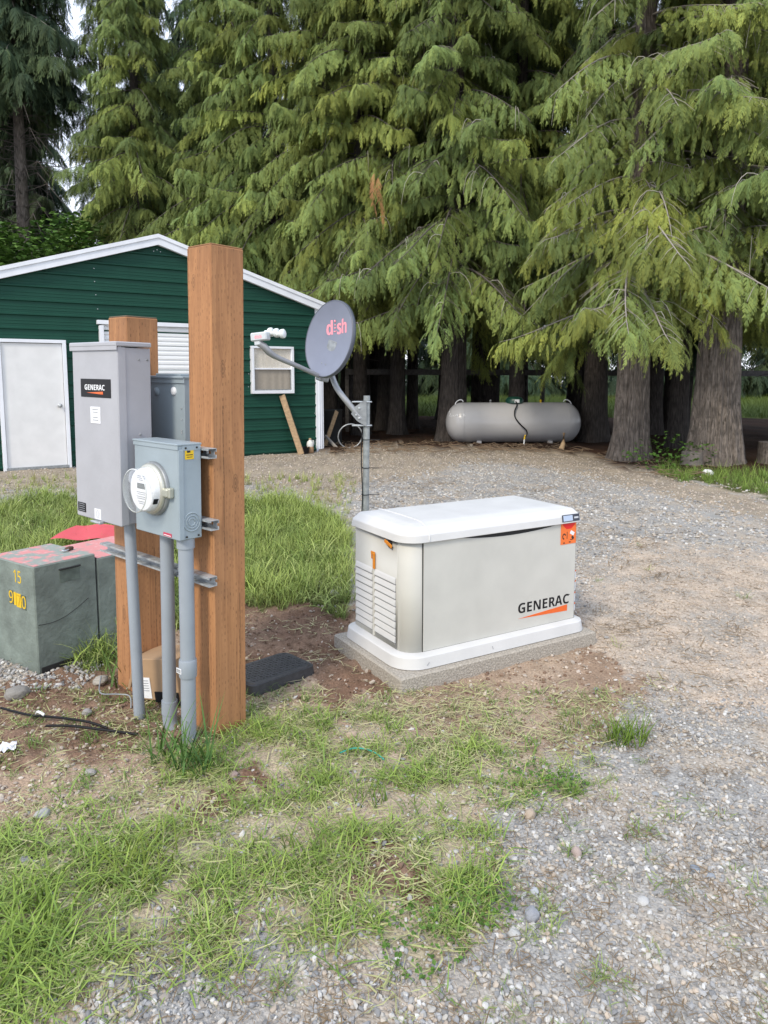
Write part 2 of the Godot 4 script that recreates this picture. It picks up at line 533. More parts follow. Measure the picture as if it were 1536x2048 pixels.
# ---------------------------------------------------------------- stones, gravel, grass
func stone_mesh(sd: int, flat := 0.65, sub := false) -> ArrayMesh:
	var r := RandomNumberGenerator.new()
	r.seed = sd
	var t := (1.0 + sqrt(5.0)) / 2.0
	var p: Array[Vector3] = []
	for q in [[-1, t, 0], [1, t, 0], [-1, -t, 0], [1, -t, 0], [0, -1, t], [0, 1, t], [0, -1, -t], [0, 1, -t], [t, 0, -1], [t, 0, 1], [-t, 0, -1], [-t, 0, 1]]:
		var d := Vector3(q[0], q[1], q[2]).normalized() * r.randf_range(0.34, 0.58)
		p.append(Vector3(d.x * r.randf_range(0.85, 1.1), d.y * flat, d.z * 0.85))
	var fs: Array = []
	for f in [[0, 11, 5], [0, 5, 1], [0, 1, 7], [0, 7, 10], [0, 10, 11], [1, 5, 9], [5, 11, 4], [11, 10, 2], [10, 7, 6], [7, 1, 8], [3, 9, 4], [3, 4, 2], [3, 2, 6], [3, 6, 8], [3, 8, 9], [4, 9, 5], [2, 4, 11], [6, 2, 10], [8, 6, 7], [9, 8, 1]]:
		fs.append([p[f[0]], p[f[1]], p[f[2]]])
	var nn := noise(2.5, 3, sd)
	if sub:
		for rep in 3:
			var nf: Array = []
			for f in fs:
				var ab: Vector3 = (f[0] + f[1]) / 2.0; var bc: Vector3 = (f[1] + f[2]) / 2.0; var ca: Vector3 = (f[2] + f[0]) / 2.0
				for q in [[f[0], ab, ca], [ab, f[1], bc], [ca, bc, f[2]], [ab, bc, ca]]: nf.append(q)
			fs = nf
	var b := MB.new()
	if sub: b.smooth(true)
	for f in fs:
		var g: Array[Vector3] = []
		for v in f:
			var w: Vector3 = v
			if sub:
				w = w.lerp(w.normalized() * 0.45 * Vector3(1, flat, 0.85), 0.5)
				w *= 1.0 + 0.10 * nn.get_noise_3dv(w * 2.0)
			g.append(w)
		b.otri(g[0], g[1], g[2], Vector3())
	return b.mesh()

func visible_xz(x: float, z: float, margin: float) -> bool:
	return z < -1.35 and absf(x) < -z * 0.545 + margin

func build_gravel() -> void:
	var r := RandomNumberGenerator.new()
	r.seed = 7
	var pal := [Color(0.52, 0.515, 0.51), Color(0.34, 0.35, 0.365), Color(0.64, 0.62, 0.58), Color(0.66, 0.58, 0.47), Color(0.76, 0.75, 0.72), Color(0.46, 0.41, 0.35), Color(0.23, 0.24, 0.255), Color(0.60, 0.49, 0.38), Color(0.42, 0.425, 0.43), Color(0.55, 0.52, 0.46)]
	var sets: Array = []
	var cols: Array = []
	for i in 6:
		sets.append([]); cols.append([])
	for pass_ in [[-1.35, -3.4, 90000, 0.5, 0.0122], [-3.4, -6.5, 80000, 0.7, 0.0155], [-6.5, -16.0, 110000, 1.0, 0.024]]:
		for n in pass_[2]:
			var z: float = r.randf_range(pass_[1], pass_[0])
			var x: float = r.randf_range(-1.0, 1.0) * (-z * 0.545 + pass_[3])
			var jit := 0.030 * -z
			var k := zone(x + r.randfn() * jit, z + r.randfn() * jit * 1.6)
			var keep := 0.0
			var sc := 1.0
			match k:
				"gravel": keep = 0.55 + 0.75 * cn.get_noise_2d(x * 1.7 + 3.0, z * 1.7)
				"tan1": keep = 0.30; sc = 0.9
				"tan2": keep = 0.60; sc = 0.85
				"tan3": keep = 0.16; sc = 1.1
				"soil1", "soil3": keep = 0.07
				"soil2", "soil4", "soil5": keep = 0.03
				"lawnB": keep = 0.10
				"lawnL": keep = 0.02
			if x > -2.4 and x < -1.5 and z < -3.4 and z > -4.3: keep = 0.9; k = "gravel"
			if r.randf() > keep: continue
			var s: float = pass_[4] * sc * (0.55 + 1.5 * pow(r.randf(), 2.6))
			var v := r.randi() % 6
			var b := Basis.from_euler(Vector3(r.randf_range(-0.6, 0.6), r.randf() * TAU, r.randf_range(-0.6, 0.6))).scaled_local(Vector3(s * r.randf_range(0.8, 1.4), s, s * r.randf_range(0.8, 1.2)))
			sets[v].append(Transform3D(b, Vector3(x, gh(x, z, k) + s * 0.16, z)))
			var c: Color = pal[r.randi() % pal.size()]
			c = c.lerp(Color(0.58, 0.54, 0.49), 0.25)
			if k.begins_with("tan") or k.begins_with("soil"): c = c.lerp(Color(0.66, 0.53, 0.41), 0.6)
			cols[v].append(c * r.randf_range(0.8, 1.2))
	for i in 6:
		var o := multi("gravel", stone_mesh(100 + i), M.stone, self, sets[i], cols[i])
		o.set_meta("kind", "stuff")
		tag(o, "loose grey and tan gravel over the driveway and dirt", "gravel", "gravel")

func blade(b: MB, r: RandomNumberGenerator, at: Vector3, h: float, w: float, lean: float, segs := 4) -> void:
	var yaw := r.randf() * TAU
	var d := Vector3(cos(yaw), 0, sin(yaw))
	var side := Vector3(-d.z, 0, d.x)
	var p := at
	var pitch := r.randf_range(0.0, 0.25) + lean * 0.35
	var tone := r.randf_range(0.75, 1.0)
	var pl := p - side * w * 0.5; var pr := p + side * w * 0.5
	for i in segs:
		var t := float(i + 1) / segs
		pitch += lean * r.randf_range(0.2, 0.55)
		p += (d * sin(pitch) + Vector3.UP * cos(pitch)) * h / segs
		if p.y < 0.004: p.y = 0.004
		var ww := w * (1.0 - pow(t, 1.6)) * 0.5
		b.col = Color(tone * lerpf(0.85, 1.0, t), tone * lerpf(0.9, 1.0, t), tone * lerpf(0.9, 0.8, t))
		if i == segs - 1:
			b.tri(pl, pr, p)
		else:
			var nl := p - side * ww; var nr := p + side * ww
			b.quad(pl, pr, nr, nl)
			pl = nl; pr = nr

func clump(sd: int, n: int, rad: float, h: float, w: float, lean: float) -> ArrayMesh:
	var r := RandomNumberGenerator.new()
	r.seed = sd
	var b := MB.new(false, true)
	for i in n:
		var a := r.randf() * TAU
		var q := rad * sqrt(r.randf())
		blade(b, r, Vector3(cos(a) * q, 0, sin(a) * q), h * r.randf_range(0.5, 1.15), w * r.randf_range(0.7, 1.3), lean * r.randf_range(0.5, 1.4))
	return b.mesh()

func straw(sd: int, n: int, rad: float) -> ArrayMesh:      # cut blades lying on the ground
	var r := RandomNumberGenerator.new()
	r.seed = sd
	var b := MB.new(false, true)
	for i in n:
		var p := Vector3(r.randf_range(-rad, rad), r.randf_range(0.003, 0.02), r.randf_range(-rad, rad))
		var yaw := r.randf() * TAU
		var d := Vector3(cos(yaw), r.randf_range(-0.12, 0.12), sin(yaw))
		var s := Vector3(-d.z, r.randf_range(-0.5, 0.5), d.x).normalized() * r.randf_range(0.0009, 0.0022)
		var l := r.randf_range(0.025, 0.10)
		var bend := Vector3(-d.z, 0, d.x) * l * r.randf_range(-0.2, 0.2)
		var tn := r.randf_range(0.7, 1.0)
		b.col = Color(tn, tn, tn)
		b.quad(p - s, p + s, p + d * l * 0.5 + bend + s, p + d * l * 0.5 + bend - s)
		b.tri(p + d * l * 0.5 + bend - s, p + d * l * 0.5 + bend + s, p + d * l)
	return b.mesh()

func build_grass() -> void:
	var r := RandomNumberGenerator.new()
	r.seed = 17
	var ms := [clump(1, 12, 0.035, 0.09, 0.0042, 0.7), clump(2, 12, 0.03, 0.14, 0.0048, 0.5), clump(3, 14, 0.06, 0.24, 0.0055, 0.45), straw(4, 12, 0.07), straw(5, 12, 0.08), clump(6, 10, 0.04, 0.13, 0.0042, 1.0)]
	var xf: Array = []; var cl: Array = []
	for i in 6: xf.append([]); cl.append([])
	var put := func(v: int, x: float, z: float, s: float, c: Color, y := 0.0) -> void:
		var b := Basis.from_euler(Vector3(r.randf_range(-0.15, 0.15), r.randf() * TAU, r.randf_range(-0.15, 0.15))).scaled(Vector3.ONE * s)
		xf[v].append(Transform3D(b, Vector3(x, y - 0.004, z)))
		cl[v].append(c)
	var green := Color(0.165, 0.26, 0.06)
	var lime := Color(0.32, 0.42, 0.10)
	var pale := Color(0.50, 0.50, 0.25)
	var dry := Color(0.52, 0.43, 0.27)
	var deep := Color(0.06, 0.12, 0.03)
	for n in 30000:
		var z := r.randf_range(-3.4, -1.35)
		var x := r.randf_range(-1.0, 1.0) * (-z * 0.545 + 0.5)
		var k := zone(x + r.randfn() * 0.05, z + r.randfn() * 0.08)
		var patch := cn.get_noise_2d(x * 3.0 + 50.0, z * 3.0)
		var p2 := cn.get_noise_2d(x * 6.0 - 30.0, z * 6.0)
		if k == "lawnB":
			var bare := patch < 0.02
			var left := clampf((-0.45 - x) / 0.5, 0.0, 1.0)
			if bare and r.randf() > 0.14 + 0.3 * left: continue
			if r.randf() > 0.58 + 0.12 * left: continue
			var q := r.randf()
			if q < 0.28: put.call(3 + r.randi() % 2, x, z, r.randf_range(0.7, 1.3), pale.lerp(dry, r.randf() * (0.9 - 0.5 * left)).lerp(lime, r.randf() * 0.6), gh(x, z, k))
			elif q < 0.38 + 0.20 * left: put.call(5, x, z, r.randf_range(0.6, 1.2), lime.lerp(green, r.randf()), gh(x, z, k))
			elif q < (0.78 if p2 > 0.0 else 0.54): put.call(0, x, z, r.randf_range(0.5, 1.1), green.lerp(lime, r.randf()), gh(x, z, k))
			elif p2 > 0.0 and q < 0.76: put.call(1, x, z, r.randf_range(0.5, 1.0), green.lerp(deep, r.randf() * 0.5), gh(x, z, k))
		elif k == "soil3" or k == "soil1" or k == "tan3":
			if r.randf() < (0.13 if k == "soil3" and patch > -0.1 else 0.04): put.call(3 + r.randi() % 2, x, z, r.randf_range(0.6, 1.3), pale.lerp(dry, r.randf()).lerp(lime, r.randf() * 0.5), gh(x, z, k))
			elif r.randf() < 0.04: put.call(0, x, z, r.randf_range(0.4, 0.9), green, gh(x, z, k))
		elif k == "gravel" and r.randf() < 0.035: put.call(3, x, z, r.randf_range(0.4, 0.9), Color(0.24, 0.17, 0.10), gh(x, z, k) + 0.006)
		elif k == "gravel" and p2 > 0.28 and x < 1.2 and r.randf() < 0.10:
			put.call(0 if r.randf() < 0.6 else 3, x, z, r.randf_range(0.4, 0.9), green.lerp(pale, r.randf() * 0.5), gh(x, z, k))
	for n in 26000:
		var z := r.randf_range(-11.0, -3.4)
		var x := r.randf_range(-7.0, 3.0)
		if not visible_xz(x, z, 0.8): continue
		var k := zone(x, z)
		var p2 := cn.get_noise_2d(x * 1.2 - 30.0, z * 1.2)
		if k == "lawnA" or k == "lawnL":
			if k == "lawnL" and z < -6.5 and r.randf() < 0.5: continue
			put.call(2 if r.randf() < 0.6 else 1, x, z, r.randf_range(0.45, 1.2) * (1.0 + 0.5 * p2), green.lerp(lime, clampf(r.randf() * 0.9 + p2 * 1.1, 0, 1)).lerp(dry, 0.25 * r.randf()), 0.0)
			if r.randf() < 0.2: put.call(5, x, z, r.randf_range(1.0, 2.0), lime.lerp(pale, r.randf() * 0.6), 0.03)
		elif (k == "soil2" or k == "soil1") and r.randf() < 0.06: put.call(4, x, z, r.randf_range(0.8, 1.5), pale.lerp(dry, r.randf()), 0.0)
		elif (k == "tan1" or k == "gravel") and x < -0.4 and z < -7.0 and r.randf() < 0.12: put.call(1, x, z, r.randf_range(0.6, 1.4), lime.lerp(dry, r.randf() * 0.8), 0.0)
		elif (k == "tan1" or k == "gravel" or k == "tan2") and r.randf() < 0.05: put.call(4, x, z, r.randf_range(0.7, 1.6), Color(0.24, 0.17, 0.10), 0.008)
		elif k == "tan2" and p2 > 0.35 and r.randf() < 0.05: put.call(0, x, z, r.randf_range(0.6, 1.2), green.lerp(pale, r.randf()), 0.0)
	for n in 9000:
		var z := r.randf_range(-13.0, -6.0)
		var x := r.randf_range(3.8, 9.0)
		if not visible_xz(x, z, 1.0): continue
		if zone(x, z) == "verge" and r.randf() < 0.3: put.call(2 if r.randf() < 0.3 else 1, x, z, r.randf_range(0.6, 1.4), green.lerp(lime, r.randf() * 0.7), 0.0)
	for n in 9000:
		var z := r.randf_range(-48.0, -25.0)
		var x := r.randf_range(-14.0, 26.0)
		if zone(x, z) == "glade": put.call(2, x, z, r.randf_range(1.6, 3.2), lime.lerp(green, r.randf() * 0.6) * 0.6, 0.0)
	# green blades round the trunk feet and the base of the front post
	var nm := ["short_grass", "short_grass", "tall_grass", "grass_clippings", "grass_clippings", "flattened_grass"]
	for i in 6:
		var o := multi(nm[i], ms[i], M.grass, self, xf[i], cl[i])
		o.set_meta("kind", "stuff")
		tag(o, {"short_grass": "short green grass over the worn lawn", "tall_grass": "tall bright green grass behind the posts", "grass_clippings": "pale cut grass lying on the soil", "flattened_grass": "flattened long grass lying on the lawn"}[nm[i]], "grass", nm[i].replace("_", " "))

func build_tufts() -> void:
	var defs := [
		[-0.735, -2.68, 0.30, 34, 0.09, 0.009, 0.42, Color(0.085, 0.17, 0.045), "tall dark green grass tuft at the foot of the front post"],
		[-0.86, -2.74, 0.24, 26, 0.08, 0.008, 0.6, Color(0.10, 0.19, 0.045), "dark green grass tuft at the foot of the rightmost conduit"],
		[-1.0, -1.80, 0.16, 80, 0.13, 0.0075, 0.75, Color(0.19, 0.28, 0.05), "large bright green grass tuft at the lower left corner"],
		[-1.02, -1.63, 0.18, 70, 0.13, 0.0085, 0.8, Color(0.18, 0.27, 0.045), "bright grass tuft nearest the camera on the left"],
		[-0.95, -1.99, 0.13, 50, 0.12, 0.007, 0.7, Color(0.17, 0.25, 0.04), "leaning green grass tuft left of the lawn, beside the gravel"],
		[-0.75, -2.10, 0.20, 40, 0.12, 0.006, 0.8, Color(0.15, 0.20, 0.03), "olive grass tuft with one upright stem on the left of the lawn"],
		[1.03, -2.90, 0.14, 130, 0.085, 0.005, 0.55, Color(0.14, 0.22, 0.03), "bright green grass tuft beside the gravel right of the generator"],
		[-0.25, -2.15, 0.13, 40, 0.09, 0.005, 0.6, Color(0.12, 0.18, 0.03), "fine dark grass tuft in the middle of the lawn"],
		[-0.05, -2.46, 0.11, 26, 0.06, 0.005, 0.5, Color(0.12, 0.19, 0.03), "small grass tuft in front of the concrete pad"],
		[0.86, -3.0, 0.10, 26, 0.09, 0.004, 0.6, Color(0.16, 0.20, 0.05), "thin grass tuft on the soil left of the bright tuft"],
		[-1.30, -3.52, 0.28, 30, 0.12, 0.008, 0.7, Color(0.09, 0.16, 0.035), "dark green grass tuft between transformer and back post"],
	]
	var i := 0
	for d in defs:
		i += 1
		var m := clump(200 + i, d[3], d[4], d[2], d[5], d[6])
		var mt: StandardMaterial3D = M.grass.duplicate()
		mt.albedo_color = d[7].linear_to_srgb()
		solo("grass_tuft", m, mt, d[8], "grass tuft", Transform3D(Basis(), Vector3(d[0], 0.0, d[1])), "grass tufts")
	# broad-leaved weeds
	var weeds := [[0.55, -2.58, 0.12, "bright green clover patch at the edge of the gravel"], [0.68, -2.56, 0.09, "small clover patch right of the larger clover patch"], [0.28, -1.94, 0.11, "broad leaved weed beside the two rounded stones"], [0.10, -1.80, 0.13, "low green clover patch at the front of the lawn"], [4.85, -12.2, 0.75, "leafy green bush between the two large cedar trunks"]]
	for w in weeds:
		var r := RandomNumberGenerator.new()
		r.seed = int(w[0] * 1000)
		var b := MB.new(false, true)
		var big: bool = w[2] > 0.5
		var n := 260 if big else 170
		for k in n:
			var a := r.randf() * TAU
			var q: float = w[2] * sqrt(r.randf())
			var p := Vector3(cos(a) * q, (r.randf() * (0.9 if big else 0.4) + 0.05) * w[2] * (1.0 - 0.5 * q / w[2]), sin(a) * q)
			var s := r.randf_range(0.5, 1.0) * (0.075 if big else 0.014)
			var B := Basis.from_euler(Vector3(r.randf_range(-0.7, 0.7), r.randf() * TAU, r.randf_range(-0.7, 0.7)))
			var t := r.randf_range(0.6, 1.0)
			b.col = Color(t, t, t * 0.9)
			b.quad(p, p + B * Vector3(s * 0.5, 0.2 * s, s * 0.6), p + B * Vector3(0, 0, s * 1.4), p + B * Vector3(-s * 0.5, 0.2 * s, s * 0.6))
		var mt: StandardMaterial3D = M.grass.duplicate()
		mt.albedo_color = L(0.10, 0.20, 0.035)
		solo("bush" if big else "weed_patch", b.mesh(), mt, w[3], "bush" if big else "weed", Transform3D(Basis(), Vector3(w[0], 0.0, w[1])))

func build_rocks() -> void:
	var defs := [
		[0.42, -1.89, 0.058, Color(0.36, 0.37, 0.40), 0.75, "rounded grey stone right of the lawn, larger of the two rounded stones"],
		[0.36, -1.82, 0.042, Color(0.55, 0.55, 0.53), 0.75, "whitish rounded stone just left of the rounded grey stone"],
		[0.51, -2.36, 0.052, Color(0.52, 0.42, 0.32), 0.95, "blocky tan stone standing at the edge of the gravel"],
		[0.62, -2.16, 0.04, Color(0.52, 0.42, 0.38), 1.2, "upright pinkish stone in the gravel right of the lawn"],
		[-0.14, -2.93, 0.055, Color(0.55, 0.42, 0.31), 0.65, "flat tan stone on the soil in front of the pad's near corner"],
		[-0.43, -1.94, 0.032, Color(0.58, 0.46, 0.36), 0.9, "tan stone alone in the middle of the trampled grass"],
		[-1.14, -2.13, 0.05, Color(0.36, 0.36, 0.35), 0.45, "flat grey stone at the left end of the lawn"],
		[-1.77, -3.32, 0.14, Color(0.33, 0.31, 0.28), 0.55, "large flat grey stone on the soil below the transformer"],
		[-1.43, -3.48, 0.10, Color(0.50, 0.46, 0.40), 0.55, "beige stone in the grass beside the back post"],
		[-1.36, -3.14, 0.05, Color(0.40, 0.38, 0.36), 0.8, "round grey stone on the soil left of the conduits"],
		[-1.57, -3.12, 0.035, Color(0.38, 0.34, 0.28), 0.8, "small brown-grey stone on the soil under the transformer corner"],
		[-1.14, -2.64, 0.055, Color(0.46, 0.42, 0.40), 0.6, "pinkish grey stone on the pale dirt at left"],
		[-1.20, -2.37, 0.07, Color(0.50, 0.49, 0.46), 0.5, "pale flat stone among the pebbles at the left edge"],
		[-0.77, -2.28, 0.034, Color(0.55, 0.53, 0.45), 0.7, "small cream stone at the top of the trampled grass"],
		[0.76, -1.95, 0.045, Color(0.62, 0.61, 0.59), 0.5, "flat white stone in the gravel at lower right"],
		[0.97, -2.09, 0.04, Color(0.27, 0.31, 0.36), 0.6, "dark blue-grey stone in the gravel at right"],
		[1.005, -2.055, 0.033, Color(0.36, 0.39, 0.43), 0.7, "lighter blue-grey stone touching the dark blue-grey stone"],
		[1.05, -3.08, 0.042, Color(0.60, 0.56, 0.50), 0.6, "pale stone behind the bright green tuft right of the generator"],
		[0.11, -2.24, 0.036, Color(0.66, 0.65, 0.62), 0.5, "white stone in the grass above the brown patch"],
		[0.45, -1.99, 0.034, Color(0.55, 0.57, 0.60), 0.7, "white stone just behind the rounded grey stone"],
		[-0.35, -4.95, 0.09, Color(0.45, 0.44, 0.42), 0.6, "grey stone in the grass behind the generator's left end"],
		[2.97, -9.7, 0.07, Color(0.70, 0.70, 0.70), 0.5, "white stone alone on the far gravel"],
		[-0.58, -2.62, 0.05, Color(0.40, 0.30, 0.26), 0.6, "reddish stone beside the small soil patch in front of the post"],
		[1.0, -2.50, 0.03, Color(0.40, 0.42, 0.44), 0.5, "flat grey stone in the gravel right of the clover"],
	]
	var i := 0
	for d in defs:
		i += 1
		var mt: StandardMaterial3D = mat(L(d[3].r, d[3].g, d[3].b), 0.9, 0.0, "grain", 1.2)
		var b := Basis.from_euler(Vector3(0.1, i * 1.3, 0.08)) * Basis.from_scale(Vector3.ONE * d[2])
		solo("stone", stone_mesh(300 + i, d[4], true), mt, d[5], "stone", Transform3D(b, Vector3(d[0], d[2] * d[4] * 0.22, d[1])), "stones lying on the ground")
	# clods in the disturbed soil
	var r := RandomNumberGenerator.new()
	r.seed = 31
	var xf: Array = []; var cl: Array = []
	for n in 16000:
		var z := r.randf_range(-4.9, -1.9)
		var x := r.randf_range(-2.3, 1.4)
		var k := zone(x, z)
		if not k.begins_with("soil"): continue
		if k == "soil3" and r.randf() < 0.5: continue
		var s := 0.004 + 0.022 * pow(r.randf(), 3.5)
		xf.append(Transform3D(Basis.from_euler(Vector3(r.randf() * 6.0, r.randf() * 6.0, 0)).scaled(Vector3.ONE * s), Vector3(x, gh(x, z, k) + s * 0.1, z)))
		cl.append(Color(0.20, 0.12, 0.08).lerp(Color(0.34, 0.23, 0.16), r.randf()))
	var o := multi("soil_clods", stone_mesh(391, 0.9), M.stone, self, xf, cl)
	o.set_meta("kind", "stuff")
	tag(o, "crumbly brown clods of the dug soil", "soil")

# ---------------------------------------------------------------- trees
func spray_mesh(sd: int, needle := false) -> ArrayMesh:      # one hanging fan of scale foliage, about 1 m long, leaves along +z and droops
	var r := RandomNumberGenerator.new()
	r.seed = sd
	var b := MB.new(false, true)
	var nodes := 9
	var pts: Array[Vector3] = []
	for i in nodes + 1:
		var t := float(i) / nodes
		pts.append(Vector3(0.06 * sin(t * 3.0 + sd), -0.88 * pow(t, 1.35) + 0.05 * t, 0.50 * t - 0.24 * t * t))
	for i in nodes:
		var t := float(i) / nodes
		var w := 0.010 * (1.0 - t) + 0.004
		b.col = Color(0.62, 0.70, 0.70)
		b.quad(pts[i] + Vector3(-w, 0, 0), pts[i] + Vector3(w, 0, 0), pts[i + 1] + Vector3(w, 0, 0), pts[i + 1] + Vector3(-w, 0, 0))
		for sgn in [-1.0, 1.0]:
			var ln := (0.36 * (1.0 - t * 0.8) * clampf(0.45 + t * 3.0, 0, 1)) * r.randf_range(0.7, 1.15)
			var fw := (pts[i + 1] - pts[i]).normalized()
			var dir := (Vector3(sgn * r.randf_range(0.7, 1.0), r.randf_range(-0.25, 0.1), 0) + fw * r.randf_range(0.6, 1.0)).normalized()
			var p0 := pts[i].lerp(pts[i + 1], r.randf())
			var prev := p0
			var m := 4
			for k in m:
				var u := float(k + 1) / m
				var d2 := (dir + Vector3(0, -0.75 * u, 0)).normalized()
				var nx := prev + d2 * ln / m
				var tip := clampf(0.35 * t + 0.65 * u, 0, 1)
				var tone := r.randf_range(0.85, 1.0)
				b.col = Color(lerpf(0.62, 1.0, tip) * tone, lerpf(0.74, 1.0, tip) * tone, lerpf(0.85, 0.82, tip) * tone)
				var pe := d2.cross(Vector3(0.1, 0.5, 1)).normalized()
				var lw := (0.016 if needle else 0.010) * (1.2 - u * 0.5)
				b.quad(prev - pe * lw, prev + pe * lw, nx + pe * lw * 0.7, nx - pe * lw * 0.7)
				var l2 := ln * 0.34 * (1.15 - u * 0.6) * r.randf_range(0.7, 1.2)
				for s2 in [-1.0, 1.0]:
					var e: Vector3 = (d2 * 0.8 + pe * s2 * 0.8 + Vector3(0, -0.25, r.randf_range(-0.3, 0.3))).normalized()
					var q := e.cross(Vector3(0.2, 0.3, 1)).normalized() * 0.0095
					b.tri(nx - q, nx + q, nx + e * l2)
				prev = nx
	return b.mesh()

var SPR: Array = []
var FIR: Array = []

func trunk_mesh(h: float, r0: float, flare: float, sd: int, rings: int, segs: int, lean: Vector2) -> ArrayMesh:
	var nn := noise(1.0, 3, sd)
	var b := MB.new().smooth(true)
	var rs: Array = []
	for i in rings + 1:
		var t := pow(float(i) / rings, 1.8)
		var y := h * t - 0.15
		var ring := PackedVector3Array()
		for k in segs:
			var a := TAU * k / segs
			var f := flare * exp(-maxf(y, 0.0) / (r0 * 1.5)) * (0.75 + 0.5 * nn.get_noise_2d(cos(a) * 1.6 + 5.0, sin(a) * 1.6))
			var rad := r0 * (1.0 - 0.85 * y / h) + r0 * f
			var fur := nn.get_noise_3d(cos(a) * 5.0, y * 0.35, sin(a) * 5.0) * 0.12 + nn.get_noise_3d(cos(a) * 12.0 + 7.0, y * 0.5, sin(a) * 12.0) * 0.12
			rad *= 1.0 + fur
			ring.append(Vector3(cos(a) * rad + lean.x * y + 0.05 * r0 * sin(y * 0.7), y, -sin(a) * rad + lean.y * y))
		rs.append(ring)
	b.loft(rs, false, true)
	return b.mesh()

# A conifer with drooping boughs. o: pos, h, r (trunk), base (crown base), reach, boughs, seed, tint, sprays (density), size (spray length), kind
func conifer(nm: String, label: String, cat: String, o: Dictionary) -> Node3D:
	var r := RandomNumberGenerator.new()
	r.seed = o.seed
	var root := thing(nm, label, cat, Transform3D(Basis(), Vector3(o.pos.x, 0, o.pos.y)), o.get("group", ""))
	var lean: Vector2 = o.get("lean", Vector2())
	var fine: bool = o.get("fine", false)
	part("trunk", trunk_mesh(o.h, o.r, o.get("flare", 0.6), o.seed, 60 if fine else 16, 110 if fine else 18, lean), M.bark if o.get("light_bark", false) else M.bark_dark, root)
	var wood := MB.new().smooth(true)
	var pale := MB.new().smooth(true)
	var xf: Array = []; var cl: Array = []
	for i in 3: xf.append([]); cl.append([])
	var nb: int = o.boughs
	var base: float = o.base
	var tint: Color = o.tint
	var off := r.randf() * TAU
	for i in nb:
		var t := float(i) / nb
		var y: float = base + 0.6 + (o.h - base - 1.2) * pow(t, 1.15) + r.randf_range(-0.55, 0.55)
		var az := off + i * 2.39996 + r.randf_range(-0.4, 0.4)
		var dir := Vector3(cos(az), 0, sin(az))
		var ln: float = o.reach * (1.0 - 0.80 * t) * r.randf_range(0.38, 1.08)
		if o.has("face"): ln *= 0.75 + 0.35 * maxf(dir.dot(o.face), 0.0)
		if ln < 0.4: ln = 0.4
		var rise := r.randf_range(-0.12, 0.24)
		var droop := r.randf_range(0.30, 0.85)
		var path := PackedVector3Array(); var rad: Array = []
		var side := Vector3(-dir.z, 0, dir.x)
		var wob := r.randf_range(-0.12, 0.12)
		for k in 9:
			var s := k / 8.0
			path.append(Vector3(lean.x * y, y, lean.y * y) + dir * ln * s * (1.0 - 0.10 * s) + side * wob * ln * s * s + Vector3.UP * ln * (rise * s - droop * s * s + 0.16 * s * s * s * s))
			rad.append(maxf(0.004, 0.0075 * ln * (1.0 - s) + 0.004))
		wood.tube(path, rad, 5, false)
		if fine and r.randf() < 0.40:
			for q in 2:
				var b0 := path[r.randi_range(4, 7)]
				var w := (dir * r.randf_range(0.0, 0.5) + side * r.randf_range(-0.7, 0.7))
				var l := r.randf_range(0.35, 0.95)
				pale.tube(smooth_path(PackedVector3Array([b0, b0 + w * l * 0.4 + Vector3(0, 0.03 * l, 0), b0 + w * l * 0.75 + Vector3(0, -0.25 * l, 0), b0 + w * l * 0.9 + Vector3(0, -0.75 * l, 0)]), 2), [0.006, 0.006, 0.0055, 0.005, 0.004, 0.003, 0.002], 4, false)
		var bough_tone := r.randf_range(0.55, 1.15)
		var bough_yellow := clampf(r.randf_range(-0.5, 0.85), 0.0, 1.0)
		var ntw := int(ln * float(o.sprays)) + 3
		for k in ntw:
			var s := lerpf(0.14, 1.0, pow((k + r.randf()) / ntw, 0.85))
			var f := s * 8.0
			var i0 := mini(int(f), 7)
			var p := path[i0].lerp(path[i0 + 1], f - i0)
			var fw := (path[i0 + 1] - path[i0]).normalized()
			var sg := 1.0 if k % 2 else -1.0
			var tl := (0.18 + 0.30 * ln * (1.0 - s) * 0.9) * r.randf_range(0.6, 1.2)
			tl = minf(tl, 0.95)
			var td := (side * sg * r.randf_range(0.6, 1.0) + fw * r.randf_range(0.5, 1.0)).normalized()
			if s > 0.93: td = fw
			var prev := p
			for j in 4:
				var u := (j + 0.45) / 3.45
				var q := p + td * tl * u + Vector3.DOWN * 0.55 * tl * u * u
				var out := (td + Vector3(r.randf_range(-0.5, 0.5), 0, r.randf_range(-0.5, 0.5)))
				out.y = 0
				out = out.normalized()
				var B := Basis(Vector3.UP, atan2(out.x, out.z)) * Basis.from_euler(Vector3(r.randf_range(-0.65, 0.3), 0, r.randf_range(-0.5, 0.5)))
				var sz: float = o.size * r.randf_range(0.65, 1.25)
				var v := r.randi() % 3
				xf[v].append(Transform3D(B.scaled(Vector3(sz * r.randf_range(0.55, 0.95), sz * r.randf_range(0.9, 1.3), sz * 0.9)), q))
				var tone := bough_tone * r.randf_range(0.8, 1.15)
				var c := tint.lerp(Color(tint.r * 1.65, tint.g * 1.32, tint.b * 0.85), clampf(bough_yellow * 0.75 + r.randf() * 0.3, 0, 1))
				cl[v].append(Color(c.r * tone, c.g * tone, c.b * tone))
			if fine and r.randf() < 0.35: wood.tube(PackedVector3Array([p, p + td * tl * 0.5 + Vector3.DOWN * 0.09 * tl, p + td * tl + Vector3.DOWN * 0.35 * tl]), [0.007, 0.005, 0.003], 3, false)
	part("branches", wood.mesh(), M.twig if o.get("light_bark", false) else M.twig_dark, root)
	if fine: part("bare_twigs", pale.mesh(), M.twig_pale, root).set_meta("kind", "stuff")
	var src: Array = FIR if o.get("fir", false) else SPR
	for v in 3:
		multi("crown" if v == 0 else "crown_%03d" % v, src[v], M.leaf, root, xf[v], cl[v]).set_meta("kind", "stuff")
	return root

